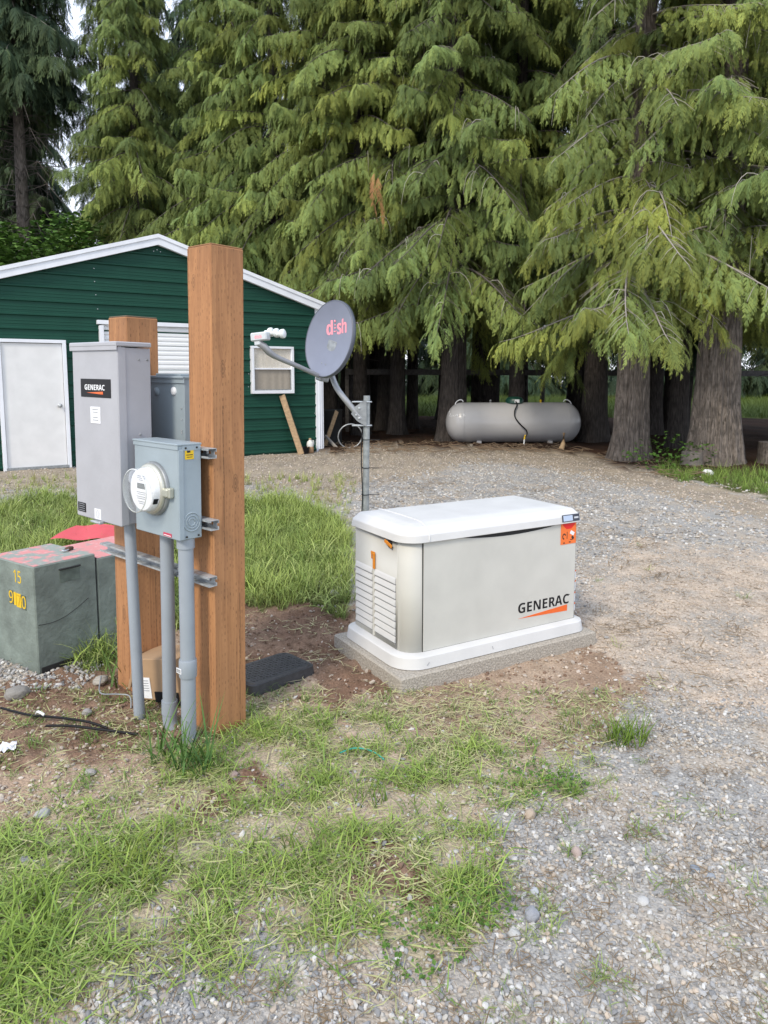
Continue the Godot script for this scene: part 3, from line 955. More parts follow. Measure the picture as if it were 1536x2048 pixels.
func bare_trunk(label: String, x: float, z: float, r0: float, h: float, sd: int, lean := Vector2(), flare := 0.5, dead := true) -> void:
	var root := thing("dark_trunk_tree", label, "tree", Transform3D(Basis(), Vector3(x, 0, z)), "tree trunks in the shade of the grove")
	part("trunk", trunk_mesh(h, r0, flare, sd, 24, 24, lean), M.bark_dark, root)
	if dead:
		var r := RandomNumberGenerator.new()
		r.seed = sd
		var b := MB.new().smooth(true)
		for i in 16:
			var y := r.randf_range(1.6, h * 0.9)
			var az := r.randf() * TAU
			var d := Vector3(cos(az), 0, sin(az))
			var l := r.randf_range(0.5, 1.6)
			var p := Vector3(lean.x * y, y, lean.y * y)
			b.tube(PackedVector3Array([p, p + d * l * 0.5 + Vector3(0, -0.08 * l, 0), p + d * l + Vector3(r.randf_range(-0.2, 0.2), -0.3 * l, 0)]), [0.018, 0.011, 0.004], 4, false)
		part("dead_branches", b.mesh(), M.twig_dark, root).set_meta("kind", "stuff")

func build_trees() -> void:
	for i in 3:
		SPR.append(spray_mesh(11 + i))
		FIR.append(spray_mesh(31 + i, true))
	var g1 := Color(0.275, 0.345, 0.112)
	var g2 := Color(0.235, 0.310, 0.108)
	var g3 := Color(0.165, 0.235, 0.095)
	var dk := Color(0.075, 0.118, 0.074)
	var F := Vector3(0, 0, 1)
	var grp := "cedars along the edge of the yard"
	# the two large cedars at the right
	conifer("cedar_tree", "large cedar with bright drooping boughs just right of the propane tank", "tree", {pos = Vector2(4.50, -13.1), h = 15.0, r = 0.29, flare = 0.55, base = 2.5, reach = 3.6, boughs = 220, seed = 1, tint = g1, sprays = 16.4, size = 0.33, fine = true, light_bark = true, face = F, group = grp})
	conifer("cedar_tree", "cedar with the thickest trunk, at the right edge beside the white rock", "tree", {pos = Vector2(5.75, -12.5), h = 15.0, r = 0.36, flare = 0.6, base = 3.0, reach = 3.3, boughs = 210, seed = 2, tint = g2, sprays = 16.4, size = 0.33, fine = true, light_bark = true, face = Vector3(0.8, 0, 0.6), group = grp})
	conifer("cedar_tree", "cedar rising behind the left end of the propane tank", "tree", {pos = Vector2(1.62, -17.0), h = 16.5, r = 0.31, flare = 0.6, base = 2.9, reach = 3.7, boughs = 210, seed = 3, tint = g2, sprays = 14.8, size = 0.36, fine = true, face = F, group = grp})
	conifer("cedar_tree", "cedar with pale hanging boughs right of the shed, behind the dish", "tree", {pos = Vector2(0.34, -18.6), h = 16.5, r = 0.20, flare = 0.6, base = 3.2, reach = 3.6, boughs = 225, seed = 4, tint = g1, sprays = 14.8, size = 0.36, fine = true, face = Vector3(-0.5, 0, 0.86), group = grp})
	conifer("cedar_tree", "cedar standing close behind the right end of the shed", "tree", {pos = Vector2(-1.5, -20.0), h = 16.5, r = 0.22, base = 3.4, reach = 4.0, boughs = 235, seed = 5, tint = g1 * 0.92, sprays = 13.9, size = 0.38, face = F, group = grp})
	conifer("cedar_tree", "cedar with long hanging boughs over the shed ridge", "tree", {pos = Vector2(-4.6, -22.5), h = 16.5, r = 0.25, base = 3.0, reach = 4.2, boughs = 235, seed = 6, tint = g2, sprays = 13.2, size = 0.40, face = F, group = grp})
	conifer("cedar_tree", "broad cedar behind the left half of the shed roof", "tree", {pos = Vector2(-8.1, -24.5), h = 16.5, r = 0.28, base = 2.6, reach = 4.4, boughs = 252, seed = 7, tint = g2 * 0.95, sprays = 13.2, size = 0.40, face = F, group = grp})
	conifer("cedar_tree", "cedar filling the space between the broad cedar and the one over the shed ridge", "tree", {pos = Vector2(-6.4, -26.5), h = 19.0, r = 0.26, base = 3.0, reach = 4.0, boughs = 190, seed = 10, tint = g3 * 1.1, sprays = 12.0, size = 0.39, face = F, group = grp})
	conifer("cedar_tree", "cedar standing behind the two right cedars, filling the top of the picture", "tree", {pos = Vector2(3.0, -20.5), h = 21.0, r = 0.26, base = 5.0, reach = 3.6, boughs = 170, seed = 12, tint = g3, sprays = 10.8, size = 0.42, face = F, group = grp})
	conifer("cedar_tree", "cedar at the left of the broad cedar, partly hidden by it", "tree", {pos = Vector2(-10.6, -28.5), h = 17.5, r = 0.26, base = 3.0, reach = 3.6, boughs = 170, seed = 13, tint = g3 * 1.1, sprays = 10.8, size = 0.42, face = F, group = grp})
	conifer("cedar_tree", "cedar with yellow-green boughs over the gap right of the dish", "tree", {pos = Vector2(-0.62, -18.6), h = 17.0, r = 0.19, base = 3.4, reach = 3.2, boughs = 210, seed = 21, tint = g1, sprays = 12.0, size = 0.38, face = F, group = grp})
	conifer("cedar_tree", "cedar directly behind the middle of the propane tank", "tree", {pos = Vector2(3.25, -17.8), h = 18.0, r = 0.20, base = 3.2, reach = 3.2, boughs = 220, seed = 22, tint = g2, sprays = 12.0, size = 0.38, face = F, group = grp})
	conifer("cedar_tree", "cedar between and behind the two large right cedars", "tree", {pos = Vector2(6.2, -15.2), h = 17.0, r = 0.20, base = 3.2, reach = 3.0, boughs = 200, seed = 23, tint = g1, sprays = 12.0, size = 0.38, face = F, group = grp})
	conifer("cedar_tree", "cedar behind the shed roof between ridge and right end", "tree", {pos = Vector2(-3.1, -21.0), h = 19.0, r = 0.22, base = 3.2, reach = 3.6, boughs = 220, seed = 24, tint = g2, sprays = 11.0, size = 0.42, face = F, group = grp})
	conifer("cedar_tree", "cedar behind the right end of the propane tank", "tree", {pos = Vector2(4.9, -16.8), h = 16.5, r = 0.28, base = 3.0, reach = 3.2, boughs = 199, seed = 8, tint = g3, sprays = 13.2, size = 0.37, face = F, group = grp})
	conifer("cedar_tree", "cedar mostly beyond the right edge of the picture", "tree", {pos = Vector2(9.2, -13.6), h = 15.0, r = 0.34, base = 2.4, reach = 3.6, boughs = 199, seed = 9, tint = g2, sprays = 13.2, size = 0.37, face = Vector3(-0.7, 0, 0.7), group = grp})
	var dead: Material = mat(L(0.34, 0.17, 0.07), 0.9)
	var hold := get_node("cedar_tree_003")
	for i in 7:
		part("dead_frond", SPR[i % 3], dead, hold, Transform3D(Basis(Vector3.UP, -0.8 + i * 0.5).scaled(Vector3(0.45, 0.6, 0.5)), Vector3(-0.52 + 0.09 * sin(i * 2.3), 5.75 - 0.11 * i, 3.05 + 0.05 * i)))
	# darker trees behind
	var back := [
		[-13.1, -27.0, 21.0, 0.30, 11.0, 3.0, "dark fir with grey bare lower trunk at the left edge"],
		[-15.4, -32.0, 20.0, 0.22, 3.0, 3.0, "thin dark fir filling the gap left of the broad cedar"],
		[-17.5, -36.0, 22.0, 0.30, 2.0, 4.4, "dark fir behind the bare grey trunk at the left edge"],
		[-15.5, -25.0, 18.0, 0.26, 3.0, 3.4, "dark fir half cut off by the left edge of the picture"],
		[-10.4, -33.0, 25.0, 0.3, 5.0, 4.0, "tall dark fir showing between the left fir and the broad cedar"],
		[-5.8, -31.0, 27.0, 0.3, 4.0, 4.4, "tall dark fir rising behind the broad cedar"],
		[-1.4, -28.0, 26.0, 0.3, 4.0, 4.2, "dark fir behind the cedar at the shed's right end"],
		[2.2, -25.5, 26.0, 0.3, 4.0, 4.2, "dark fir in the deep gap above the propane tank"],
		[6.0, -22.5, 25.0, 0.3, 4.0, 4.0, "dark fir between the two large right cedars"],
		[10.0, -21.0, 24.0, 0.3, 3.6, 4.0, "dark fir behind the thickest trunk at right"],
		[3.7, -20.2, 23.0, 0.22, 5.0, 3.2, "slim dark fir just behind the propane tank"],
		[-0.3, -22.8, 23.0, 0.2, 5.0, 3.2, "slim dark fir in the middle of the grove"],
		[8.0, -17.2, 20.0, 0.2, 4.0, 3.0, "slim dark fir beside the leaning trunk at right"],
		[14.5, -19.0, 22.0, 0.3, 3.0, 4.0, "dark fir beyond the right edge of the grove"],
		[-19.0, -33.0, 20.0, 0.3, 3.0, 4.0, "dark fir far left behind the others"],
	]
	var sd := 40
	for q in back:
		sd += 1
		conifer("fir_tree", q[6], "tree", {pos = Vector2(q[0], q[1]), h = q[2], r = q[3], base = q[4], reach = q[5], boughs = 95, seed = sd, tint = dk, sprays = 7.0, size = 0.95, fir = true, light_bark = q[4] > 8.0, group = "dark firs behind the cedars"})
	var db := MB.new().smooth(true)
	var dr := RandomNumberGenerator.new()
	dr.seed = 404
	for i in 150:
		var y := dr.randf_range(2.5, 11.5)
		var az := dr.randf() * TAU
		var d := Vector3(cos(az), 0, sin(az))
		var l := dr.randf_range(0.7, 2.6)
		var p := Vector3(0, y, 0)
		var q := p + d * l * 0.55 + Vector3(0, 0.05 * l, 0)
		db.tube(PackedVector3Array([p, q, p + d * l + Vector3(0, -0.35 * l, 0)]), [0.02, 0.013, 0.004], 4, false)
		for k in 3: db.tube(PackedVector3Array([q, q + Vector3(dr.randf_range(-0.5, 0.5), -dr.randf_range(0.2, 0.7), dr.randf_range(-0.5, 0.5))]), [0.008, 0.003], 3, false)
	var bare := get_node("fir_tree")
	part("dead_branches", db.mesh(), M.twig_dark, bare).set_meta("kind", "stuff")
	# the far side of the glade
	for i in 9:
		sd += 1
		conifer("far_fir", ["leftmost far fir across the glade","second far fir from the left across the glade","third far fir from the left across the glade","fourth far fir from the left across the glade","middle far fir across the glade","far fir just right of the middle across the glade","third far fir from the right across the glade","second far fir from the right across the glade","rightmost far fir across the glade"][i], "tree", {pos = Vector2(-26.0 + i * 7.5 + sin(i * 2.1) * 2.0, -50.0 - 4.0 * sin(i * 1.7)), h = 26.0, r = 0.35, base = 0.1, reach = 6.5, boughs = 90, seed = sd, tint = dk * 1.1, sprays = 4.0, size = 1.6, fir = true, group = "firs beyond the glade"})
	var fr := RandomNumberGenerator.new()
	fr.seed = 808
	var fx: Array = []; var fc: Array = []
	for i in 2600:
		var q := Vector3(fr.randf_range(-42.0, 42.0), 0, fr.randf_range(-64.0, -57.0))
		q.y = fr.randf_range(0.8, 9.0)
		fx.append(Transform3D(Basis.from_euler(Vector3(fr.randf_range(-0.6, 0.2), fr.randf_range(-0.9, 0.9), fr.randf_range(-0.5, 0.5))).scaled(Vector3.ONE * fr.randf_range(1.8, 3.4)), q))
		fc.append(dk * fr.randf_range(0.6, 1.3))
	var th := multi("far_thicket", FIR[0], M.leaf, self, fx, fc)
	th.set_meta("kind", "stuff")
	tag(th, "dark far-off thicket closing the view beyond the glade", "thicket")
	var bt := [
		[-0.62, -20.3, 0.24, "brown trunk left of the pole, seen past the dish"],
		[-1.55, -21.2, 0.22, "trunk beside the shed's right corner"],
		[0.02, -20.2, 0.24, "dark trunk between the two trunks behind the pole"],
		[0.82, -20.8, 0.16, "slender dark trunk right of the trunks behind the pole"],
		[2.75, -21.5, 0.17, "slender trunk showing above the tank's left half"],
		[3.35, -22.4, 0.15, "thin trunk above the tank's dark green lid"],
		[4.2, -22.0, 0.19, "dark trunk above the tank's right half"],
		[5.55, -19.5, 0.26, "wide dark trunk between the tank and the large cedar"],
		[7.0, -18.8, 0.24, "dark twin trunk between the large right cedars"],
		[7.55, -18.9, 0.22, "dark trunk beside the twin trunk at right"],
		[8.5, -20.5, 0.17, "slim leaning trunk left of the thickest cedar"],
		[9.9, -17.5, 0.2, "dark trunk at the right edge behind the thickest cedar"],
	]
	for i in bt.size():
		bare_trunk(bt[i][3], bt[i][0], bt[i][1], bt[i][2], 15.0, 70 + i, Vector2(0.06, 0.0) if i == 10 else Vector2(0.006 * (i % 3 - 1), 0))
	# leafy maple bush behind the shed
	var root := thing("maple_bush", "bright green leafy bush above the left slope of the shed roof", "bush", Transform3D(Basis(), Vector3(-10.3, 0, -23.0)))
	var r := RandomNumberGenerator.new()
	r.seed = 91
	var wd := MB.new().smooth(true)
	for i in 7:
		var a := r.randf() * TAU
		wd.tube(PackedVector3Array([Vector3(), Vector3(cos(a) * 0.4, 2.6, sin(a) * 0.4), Vector3(cos(a) * 1.2, 5.2, sin(a) * 1.2)]), [0.06, 0.04, 0.012], 5, false)
	part("stems", wd.mesh(), M.twig_dark, root)
	var lf := MB.new(false, true)
	for k in 9:
		var p := Vector3(r.randf_range(-0.3, 0.3), r.randf_range(-0.2, 0.2), r.randf_range(-0.3, 0.3))
		var B := Basis.from_euler(Vector3(r.randf_range(-0.6, 0.6), r.randf() * TAU, r.randf_range(-0.6, 0.6)))
		lf.col = Color.WHITE * r.randf_range(0.75, 1.0)
		lf.quad(p, p + B * Vector3(0.07, 0, 0.08), p + B * Vector3(0, -0.03, 0.19), p + B * Vector3(-0.07, 0, 0.08))
	var xs: Array = []; var cs: Array = []
	for i in 900:
		var d := Vector3(r.randfn(), r.randfn(), r.randfn()).normalized() * pow(r.randf(), 0.4)
		var c := Vector3(d.x * 2.6, 4.6 + d.y * 1.9 + 0.3 * sin(d.x * 7.0), d.z * 1.8)
		xs.append(Transform3D(Basis.from_euler(Vector3(0, r.randf() * TAU, 0)).scaled(Vector3.ONE * r.randf_range(0.8, 1.3)), c))
		cs.append(Color(0.13, 0.23, 0.045).lerp(Color(0.08, 0.16, 0.04), r.randf()))
	multi("crown", lf.mesh(), M.leaf, root, xs, cs).set_meta("kind", "stuff")

# ---------------------------------------------------------------- rails and odds and ends by the trees
func beam(b: MB, p0: Vector3, p1: Vector3, w: float, h: float) -> void:
	var d := (p1 - p0)
	var x := d.normalized()
	var z := x.cross(Vector3.UP).normalized()
	if z.length() < 0.5: z = Vector3.BACK
	var y := z.cross(x).normalized()
	b.box((p0 + p1) / 2.0, Vector3(d.length(), h, w), 0.004, Basis(x, y, z))

func one_beam(p0: Vector3, p1: Vector3, w: float, h: float) -> ArrayMesh:
	var b := MB.new()
	beam(b, p0, p1, w, h)
	return b.mesh()

func build_yard() -> void:
	var f := thing("rail_fence", "weathered board fence with one high rail running through the grove", "fence", Transform3D(Basis(), Vector3(3.0, 0, -19.6)))
	var xs := [-4.0, -1.2, 1.3, 3.4, 6.2, 9.0]
	for i in xs.size() - 1:
		part("rail", one_beam(Vector3(xs[i], 1.68 - 0.01 * i, 0.08 + 0.12 * (i % 2) * 0), Vector3(xs[i + 1] - 0.01, 1.67 - 0.01 * i, 0.1), 0.04, 0.15), M.old_lumber, f)
	for i in xs.size():
		part("post", one_beam(Vector3(xs[i], -0.2, 0.0), Vector3(xs[i], 2.3 if i % 2 else 1.8, 0.0), 0.1, 0.1), M.old_lumber, f)
	# propane tank
	var t := thing("propane_tank", "long grey propane tank lying under the cedars", "tank", Transform3D(Basis(Vector3.UP, 0.02), Vector3(2.93, 0.0, -16.35)))
	var R := 0.455
	var prof: Array = []
	var HL := 1.53
	for i in 9:
		var a := PI / 2.0 * i / 8.0
		prof.append([R * sin(a), -HL + 0.36 * (1.0 - cos(a))])
	for i in 9:
		var a := PI / 2.0 * (8 - i) / 8.0
		prof.append([R * sin(a), HL - 0.36 * (1.0 - cos(a))])
	var lay := Transform3D(Basis(Vector3.BACK, -PI / 2.0), Vector3(0, 0.515, 0))
	part("shell", MB.new().smooth(true).lathe(prof, 56, lay).mesh(), M.tank, t)
	for s in [-1.0, 1.0]:
		var sx: float = s * (HL - 0.36)
		part("weld_seam", MB.new().smooth(true).lathe([[R + 0.001, -0.012], [R + 0.006, 0.0], [R + 0.001, 0.012]], 56, Transform3D(Basis(Vector3.BACK, -PI / 2.0), Vector3(sx, 0.515, 0))).mesh(), M.tank, t)
		part("foot", MB.new().box(Vector3(s * 0.80, 0.055, 0.22), Vector3(0.11, 0.13, 0.05), 0.006).box(Vector3(s * 0.80, 0.02, 0.22), Vector3(0.16, 0.02, 0.12), 0.003).mesh(), M.tank, t)
		part("foot", MB.new().box(Vector3(s * 0.80, 0.055, -0.22), Vector3(0.11, 0.13, 0.05), 0.006).mesh(), M.tank, t)
		var lug := PackedVector3Array()
		for i in 7:
			var a := PI * i / 6.0
			lug.append(Vector3(s * (HL - 0.30) + 0.09 * cos(a), 0.95 + 0.075 * sin(a) - 0.03 * s * cos(a), 0.0))
		part("lifting_lug", MB.new().smooth(true).tube(lug, 0.012, 6).mesh(), M.white, t)
	part("lid_dome", MB.new().smooth(true).lathe([[0.20, 0.0], [0.20, 0.07], [0.17, 0.12], [0.10, 0.145], [0.0, 0.15]], 24, Transform3D(Basis(), Vector3(0.02, 0.955, 0.02))).mesh(), M.dome_green, t)
	part("label", MB.new().box(Vector3(0.04, 1.005, 0.212), Vector3(0.11, 0.075, 0.012), 0.002, Basis(Vector3.UP, 0.1)).mesh(), M.paper, t)
	for vx in [-0.52, -0.12, 0.62]:
		part("valve", MB.new().smooth(true).lathe([[0.022, 0.0], [0.022, 0.04], [0.03, 0.04], [0.03, 0.06], [0.012, 0.06], [0.0, 0.075]], 10, Transform3D(Basis(), Vector3(vx, 0.965, 0.0))).mesh(), M.yellow if vx > 0.5 else M.galv_dull, t)
	# script lettering of the maker on the left head, as white strokes
	var sc := MB.new().smooth(true)
	var lt: Array = [[Vector2(0.0, 0.07), Vector2(0.01, 0.01), Vector2(-0.02, -0.03), Vector2(0.05, -0.02)], [Vector2(0.07, 0.0), Vector2(0.05, -0.02), Vector2(0.09, -0.02), Vector2(0.09, 0.01), Vector2(0.10, -0.02)], [Vector2(0.12, 0.01), Vector2(0.14, -0.02), Vector2(0.17, 0.02), Vector2(0.13, 0.0)], [Vector2(0.19, 0.02), Vector2(0.18, -0.01), Vector2(0.22, 0.0), Vector2(0.22, 0.03), Vector2(0.20, -0.07), Vector2(0.16, -0.06)], [Vector2(0.24, 0.0), Vector2(0.28, 0.02), Vector2(0.25, 0.03), Vector2(0.25, -0.01), Vector2(0.29, -0.01)]]
	for s in lt:
		var pp := PackedVector3Array()
		for q in s:
			var p := Vector3(-1.46 + q.x * 1.1, 0.70 + q.y * 1.1, 0.0)
			var hx := clampf((absf(p.x) - (HL - 0.36)) / 0.36, 0.0, 0.999)
			var rr_ := R * sqrt(1.0 - hx * hx)
			p.z = sqrt(maxf(rr_ * rr_ - pow(p.y - 0.515, 2.0), 0.0004)) + 0.002
			pp.append(p)
		sc.tube(pp, 0.006, 5)
	part("script_lettering", sc.mesh(), M.white, t)
	# hose from the lid to the riser
	var hp := PackedVector3Array()
	for q in [[0.10, 1.02, 0.18], [0.13, 0.93, 0.30], [0.06, 0.80, 0.42], [0.06, 0.66, 0.475], [0.18, 0.50, 0.485], [0.31, 0.38, 0.47], [0.33, 0.30, 0.48], [0.29, 0.22, 0.50]]: hp.append(Vector3(q[0], q[1], q[2]))
	solo("gas_hose", MB.new().smooth(true).tube(smooth_path(hp, 4), 0.014, 7).mesh(), M.black, "thin black hose curving down the front of the tank", "hose", Transform3D(Basis(), Vector3(2.83, 0.0, -16.35)))
	var rs := thing("gas_riser", "short white gas pipe standing in front of the tank", "pipe", Transform3D(Basis(), Vector3(3.09, 0.0, -15.86)))
	part("pipe", MB.new().smooth(true).tube(PackedVector3Array([Vector3(0, -0.05, 0), Vector3(0.01, 0.17, 0)]), 0.016, 8).mesh(), M.white, rs)
	part("yellow_fitting", MB.new().smooth(true).tube(PackedVector3Array([Vector3(0.01, 0.17, 0), Vector3(0.035, 0.27, -0.01)]), 0.018, 8).mesh(), M.yellow, rs)
	solo("concrete_block", MB.new().box(Vector3(0, 0.0, 0), Vector3(0.42, 0.10, 0.3), 0.01).mesh(), M.conc, "concrete block under the tank's left foot", "block", Transform3D(Basis(), Vector3(2.13, 0.0, -16.1)), "blocks under the tank")
	solo("concrete_block", MB.new().box(Vector3(0, 0.0, 0), Vector3(0.42, 0.10, 0.3), 0.01).mesh(), M.conc, "concrete block under the tank's right foot", "block", Transform3D(Basis(), Vector3(3.75, 0.0, -16.1)), "blocks under the tank")
	solo("root_stub", MB.new().smooth(true).tube(PackedVector3Array([Vector3(-0.16, -0.03, 0.1), Vector3(-0.04, 0.05, 0), Vector3(0.0, 0.18, 0), Vector3(0.01, 0.40, 0)]), [0.05, 0.06, 0.045, 0.03], 9).mesh(), M.lumber, "brown broken root sticking up in front of the tank's right end", "root", Transform3D(Basis(), Vector3(3.70, 0.0, -14.8)))
	var st := thing("tree_stump", "low sawn stump at the left foot of the thickest cedar", "stump", Transform3D(Basis(), Vector3(5.27, 0.0, -12.25)))
	part("wood", MB.new().smooth(true).lathe([[0.21, -0.05], [0.18, 0.08], [0.165, 0.27]], 18).smooth(false).lathe([[0.165, 0.27], [0.0, 0.275]], 18).mesh(), mat(L(0.27, 0.235, 0.20), 0.9, 0.0, "dirt", 4.0), st)
	var s2 := thing("tree_stump", "dark rotten stump at the right edge behind the thickest cedar", "stump", Transform3D(Basis(), Vector3(6.75, 0.0, -12.4)))
	part("wood", MB.new().smooth(true).lathe([[0.30, -0.05], [0.26, 0.15], [0.25, 0.42]], 14).smooth(false).lathe([[0.25, 0.42], [0.0, 0.40]], 14).mesh(), M.bark, s2)
	solo("stone", stone_mesh(555, 0.7, true), mat(L(0.75, 0.75, 0.74), 0.8), "white rounded rock at the foot of the thickest cedar", "stone", Transform3D(Basis.from_scale(Vector3(0.2, 0.2, 0.2)), Vector3(5.06, 0.05, -11.15)))
	# fallen twigs on the bank
	var r := RandomNumberGenerator.new()
	r.seed = 77
	var b := MB.new().smooth(true)
	for i in 420:
		var x := r.randf_range(-1.2, 5.2)
		var z := -14.2 - r.randf() * 2.4
		if x > 4.0: z = r.randf_range(-14.5, -10.8)
		var a := r.randf() * TAU
		var l := r.randf_range(0.15, 0.55)
		var p := Vector3(x, 0.05, z)
		b.tube(PackedVector3Array([p, p + Vector3(cos(a) * l * 0.5, r.randf_range(0, 0.06), sin(a) * l * 0.5), p + Vector3(cos(a + 0.4) * l, 0.0, sin(a + 0.4) * l)]), [0.008, 0.007, 0.003], 3, false)
	var tw := part("fallen_twigs", b.mesh(), mat(L(0.24, 0.17, 0.11), 0.95), self)
	tw.set_meta("kind", "stuff")
	tag(tw, "brown fallen twigs on the bank under the cedars", "twigs")

func smooth_path(p: PackedVector3Array, n: int) -> PackedVector3Array:
	var o := PackedVector3Array()
	for i in p.size() - 1:
		for k in n:
			o.append(p[i].cubic_interpolate(p[i + 1], p[maxi(i - 1, 0)], p[mini(i + 2, p.size() - 1)], float(k) / n))
	o.append(p[-1])
	return o

# ---------------------------------------------------------------- shed
func build_shed() -> void:
	var s := thing("metal_shed", "dark green metal shed with white trim and gabled front", "shed", Transform3D(Basis(Vector3.UP, deg_to_rad(33.1)), Vector3(-1.394, 0, -14.905)))
	var W := 6.34
	var ax := -W / 2.0
	var slope := 0.305
	var roof := func(x: float) -> float: return 3.93 - absf(x - ax) * slope
	# siding: ribbed panels across the gable front, one mesh per sheet
	var y := 0.0
	var sheet := 0
	while y < 3.95:
		var b := MB.new().smooth(false)
		for rib in 4:
			var y0 := y + rib * 0.2286
			var pr := [[0.0, 0.0], [0.024, 0.0], [0.038, 0.030], [0.062, 0.030], [0.076, 0.0], [0.115, 0.0], [0.12, 0.004], [0.13, 0.004], [0.135, 0.0], [0.165, 0.0], [0.17, 0.004], [0.18, 0.004], [0.185, 0.0], [0.2286, 0.0]]
			for i in pr.size() - 1:
				var ya: float = y0 + pr[i][0]; var yb: float = minf(y0 + pr[i + 1][0], 3.92)
				if yb <= ya: continue
				var ha := minf(W / 2.0, (3.93 - ya) / slope); var hb := minf(W / 2.0, (3.93 - yb) / slope)
				b.quad(Vector3(ax - ha, ya, pr[i][1]), Vector3(ax + ha, ya, pr[i][1]), Vector3(ax + hb, yb, pr[i + 1][1]), Vector3(ax - hb, yb, pr[i + 1][1]))
		part("siding_panel", b.mesh(), M.siding, s)
		y += 0.9144
		sheet += 1
	# body behind the front sheets, with thickness
	var poly := PackedVector2Array([Vector2(-W, 0), Vector2(0, 0), Vector2(0, 2.95), Vector2(ax, 3.9), Vector2(-W, 2.95)])
	part("wall", MB.new().prism(poly, -9.0, -0.004).mesh(), M.siding, s)
	# roof slabs
	for sg in [-1.0, 1.0]:
		var p2 := PackedVector2Array([Vector2(ax, 3.955), Vector2(ax + sg * (W / 2.0 + 0.30), 3.955 - (W / 2.0 + 0.30) * slope), Vector2(ax + sg * (W / 2.0 + 0.30), 4.02 - (W / 2.0 + 0.30) * slope), Vector2(ax, 4.02)])
		part("roof", MB.new().prism(p2, -9.2, 0.10).mesh(), M.trim, s)
		# rake trim: a tall board and a narrow lip above it
		var p3 := PackedVector2Array([Vector2(ax, 3.865), Vector2(ax + sg * (W / 2.0 + 0.28), 3.865 - (W / 2.0 + 0.28) * slope), Vector2(ax + sg * (W / 2.0 + 0.28), 3.99 - (W / 2.0 + 0.28) * slope), Vector2(ax, 3.99)])
		part("rake_trim", MB.new().prism(p3, 0.03, 0.115).mesh(), M.trim, s)
		var p4 := PackedVector2Array([Vector2(ax, 3.985), Vector2(ax + sg * (W / 2.0 + 0.30), 3.985 - (W / 2.0 + 0.30) * slope), Vector2(ax + sg * (W / 2.0 + 0.30), 4.05 - (W / 2.0 + 0.30) * slope), Vector2(ax, 4.05)])
		part("rake_cap", MB.new().prism(p4, 0.02, 0.135).mesh(), M.trim, s)
		var cx: float = 0.06 if sg > 0 else -W - 0.06
		part("corner_trim", MB.new().box(Vector3(cx, 1.46, -0.05), Vector3(0.17, 2.92, 0.19), 0.006).box(Vector3(cx - 0.02, 1.46, 0.052), Vector3(0.012, 2.9, 0.02), 0.003).box(Vector3(cx + 0.025, 1.46, 0.052), Vector3(0.012, 2.9, 0.02), 0.003).mesh(), M.trim, s)
	# entry door
	var d := part("door", MB.new().box(Vector3(-5.285, 1.06, 0.035), Vector3(0.91, 2.06, 0.045), 0.004).mesh(), M.door, s)
	part("knob", MB.new().smooth(true).lathe([[0.035, 0.0], [0.03, 0.012], [0.012, 0.015], [0.012, 0.035], [0.03, 0.045], [0.032, 0.06], [0.0, 0.07]], 14, Transform3D(Basis(Vector3.RIGHT, PI / 2.0), Vector3(-4.905, 1.06, 0.058))).mesh(), M.galv, d)
	part("threshold", MB.new().box(Vector3(-5.285, 0.028, 0.05), Vector3(0.95, 0.05, 0.10), 0.004).mesh(), M.galv_dull, d)
	part("door_frame", MB.new().box(Vector3(-5.285, 2.125, 0.045), Vector3(1.04, 0.055, 0.09), 0.004).box(Vector3(-5.775, 1.05, 0.045), Vector3(0.06, 2.1, 0.09), 0.004).box(Vector3(-4.795, 1.05, 0.045), Vector3(0.06, 2.1, 0.09), 0.004).mesh(), M.trim, s)
	# roll-up door
	var rd := part("roll_up_door", MB.new().box(Vector3(-3.10, 1.22, 0.012), Vector3(2.14, 2.44, 0.02)).mesh(), M.trim, s)
	var slat := MB.new().smooth(false)
	var sp := [[0.0, 0.0], [0.012, 0.014], [0.05, 0.014], [0.062, 0.0], [0.083, 0.0]]
	for i in sp.size() - 1:
		slat.quad(Vector3(-1.04, sp[i][0], sp[i][1]), Vector3(1.04, sp[i][0], sp[i][1]), Vector3(1.04, sp[i + 1][0], sp[i + 1][1]), Vector3(-1.04, sp[i + 1][0], sp[i + 1][1]))
	var sm := slat.mesh()
	for i in 29: part("slat", sm, M.white, rd, Transform3D(Basis(), Vector3(-3.10, 0.02 + i * 0.083, 0.026)))
	part("roll_door_frame", MB.new().box(Vector3(-3.10, 2.475, 0.05), Vector3(2.3, 0.07, 0.1), 0.004).box(Vector3(-4.185, 1.21, 0.05), Vector3(0.07, 2.42, 0.1), 0.004).box(Vector3(-2.015, 1.21, 0.05), Vector3(0.07, 2.42, 0.1), 0.004).mesh(), M.trim, s)
	# window
	var w := part("window", MB.new().box(Vector3(-0.995, 2.115, 0.05), Vector3(0.90, 0.045, 0.10), 0.004).box(Vector3(-0.995, 1.245, 0.05), Vector3(0.90, 0.06, 0.10), 0.004).box(Vector3(-1.42, 1.68, 0.05), Vector3(0.05, 0.82, 0.10), 0.004).box(Vector3(-0.572, 1.68, 0.05), Vector3(0.055, 0.82, 0.10), 0.004).mesh(), M.trim, s)
	part("meeting_rail", MB.new().box(Vector3(-0.995, 1.70, 0.055), Vector3(0.80, 0.03, 0.04), 0.003).mesh(), M.trim, w)
	part("pane", MB.new().box(Vector3(-0.995, 1.90, 0.062), Vector3(0.79, 0.37, 0.004)).mesh(), M.glass, w)
	part("curtain", curtain_mesh(-1.39, -0.60, 1.71, 2.09, 0.035, 0.004, 5), M.curtain, w)
	part("screen", curtain_mesh(-1.39, -0.60, 1.28, 1.685, 0.035, 0.005, 3), M.screen, w)
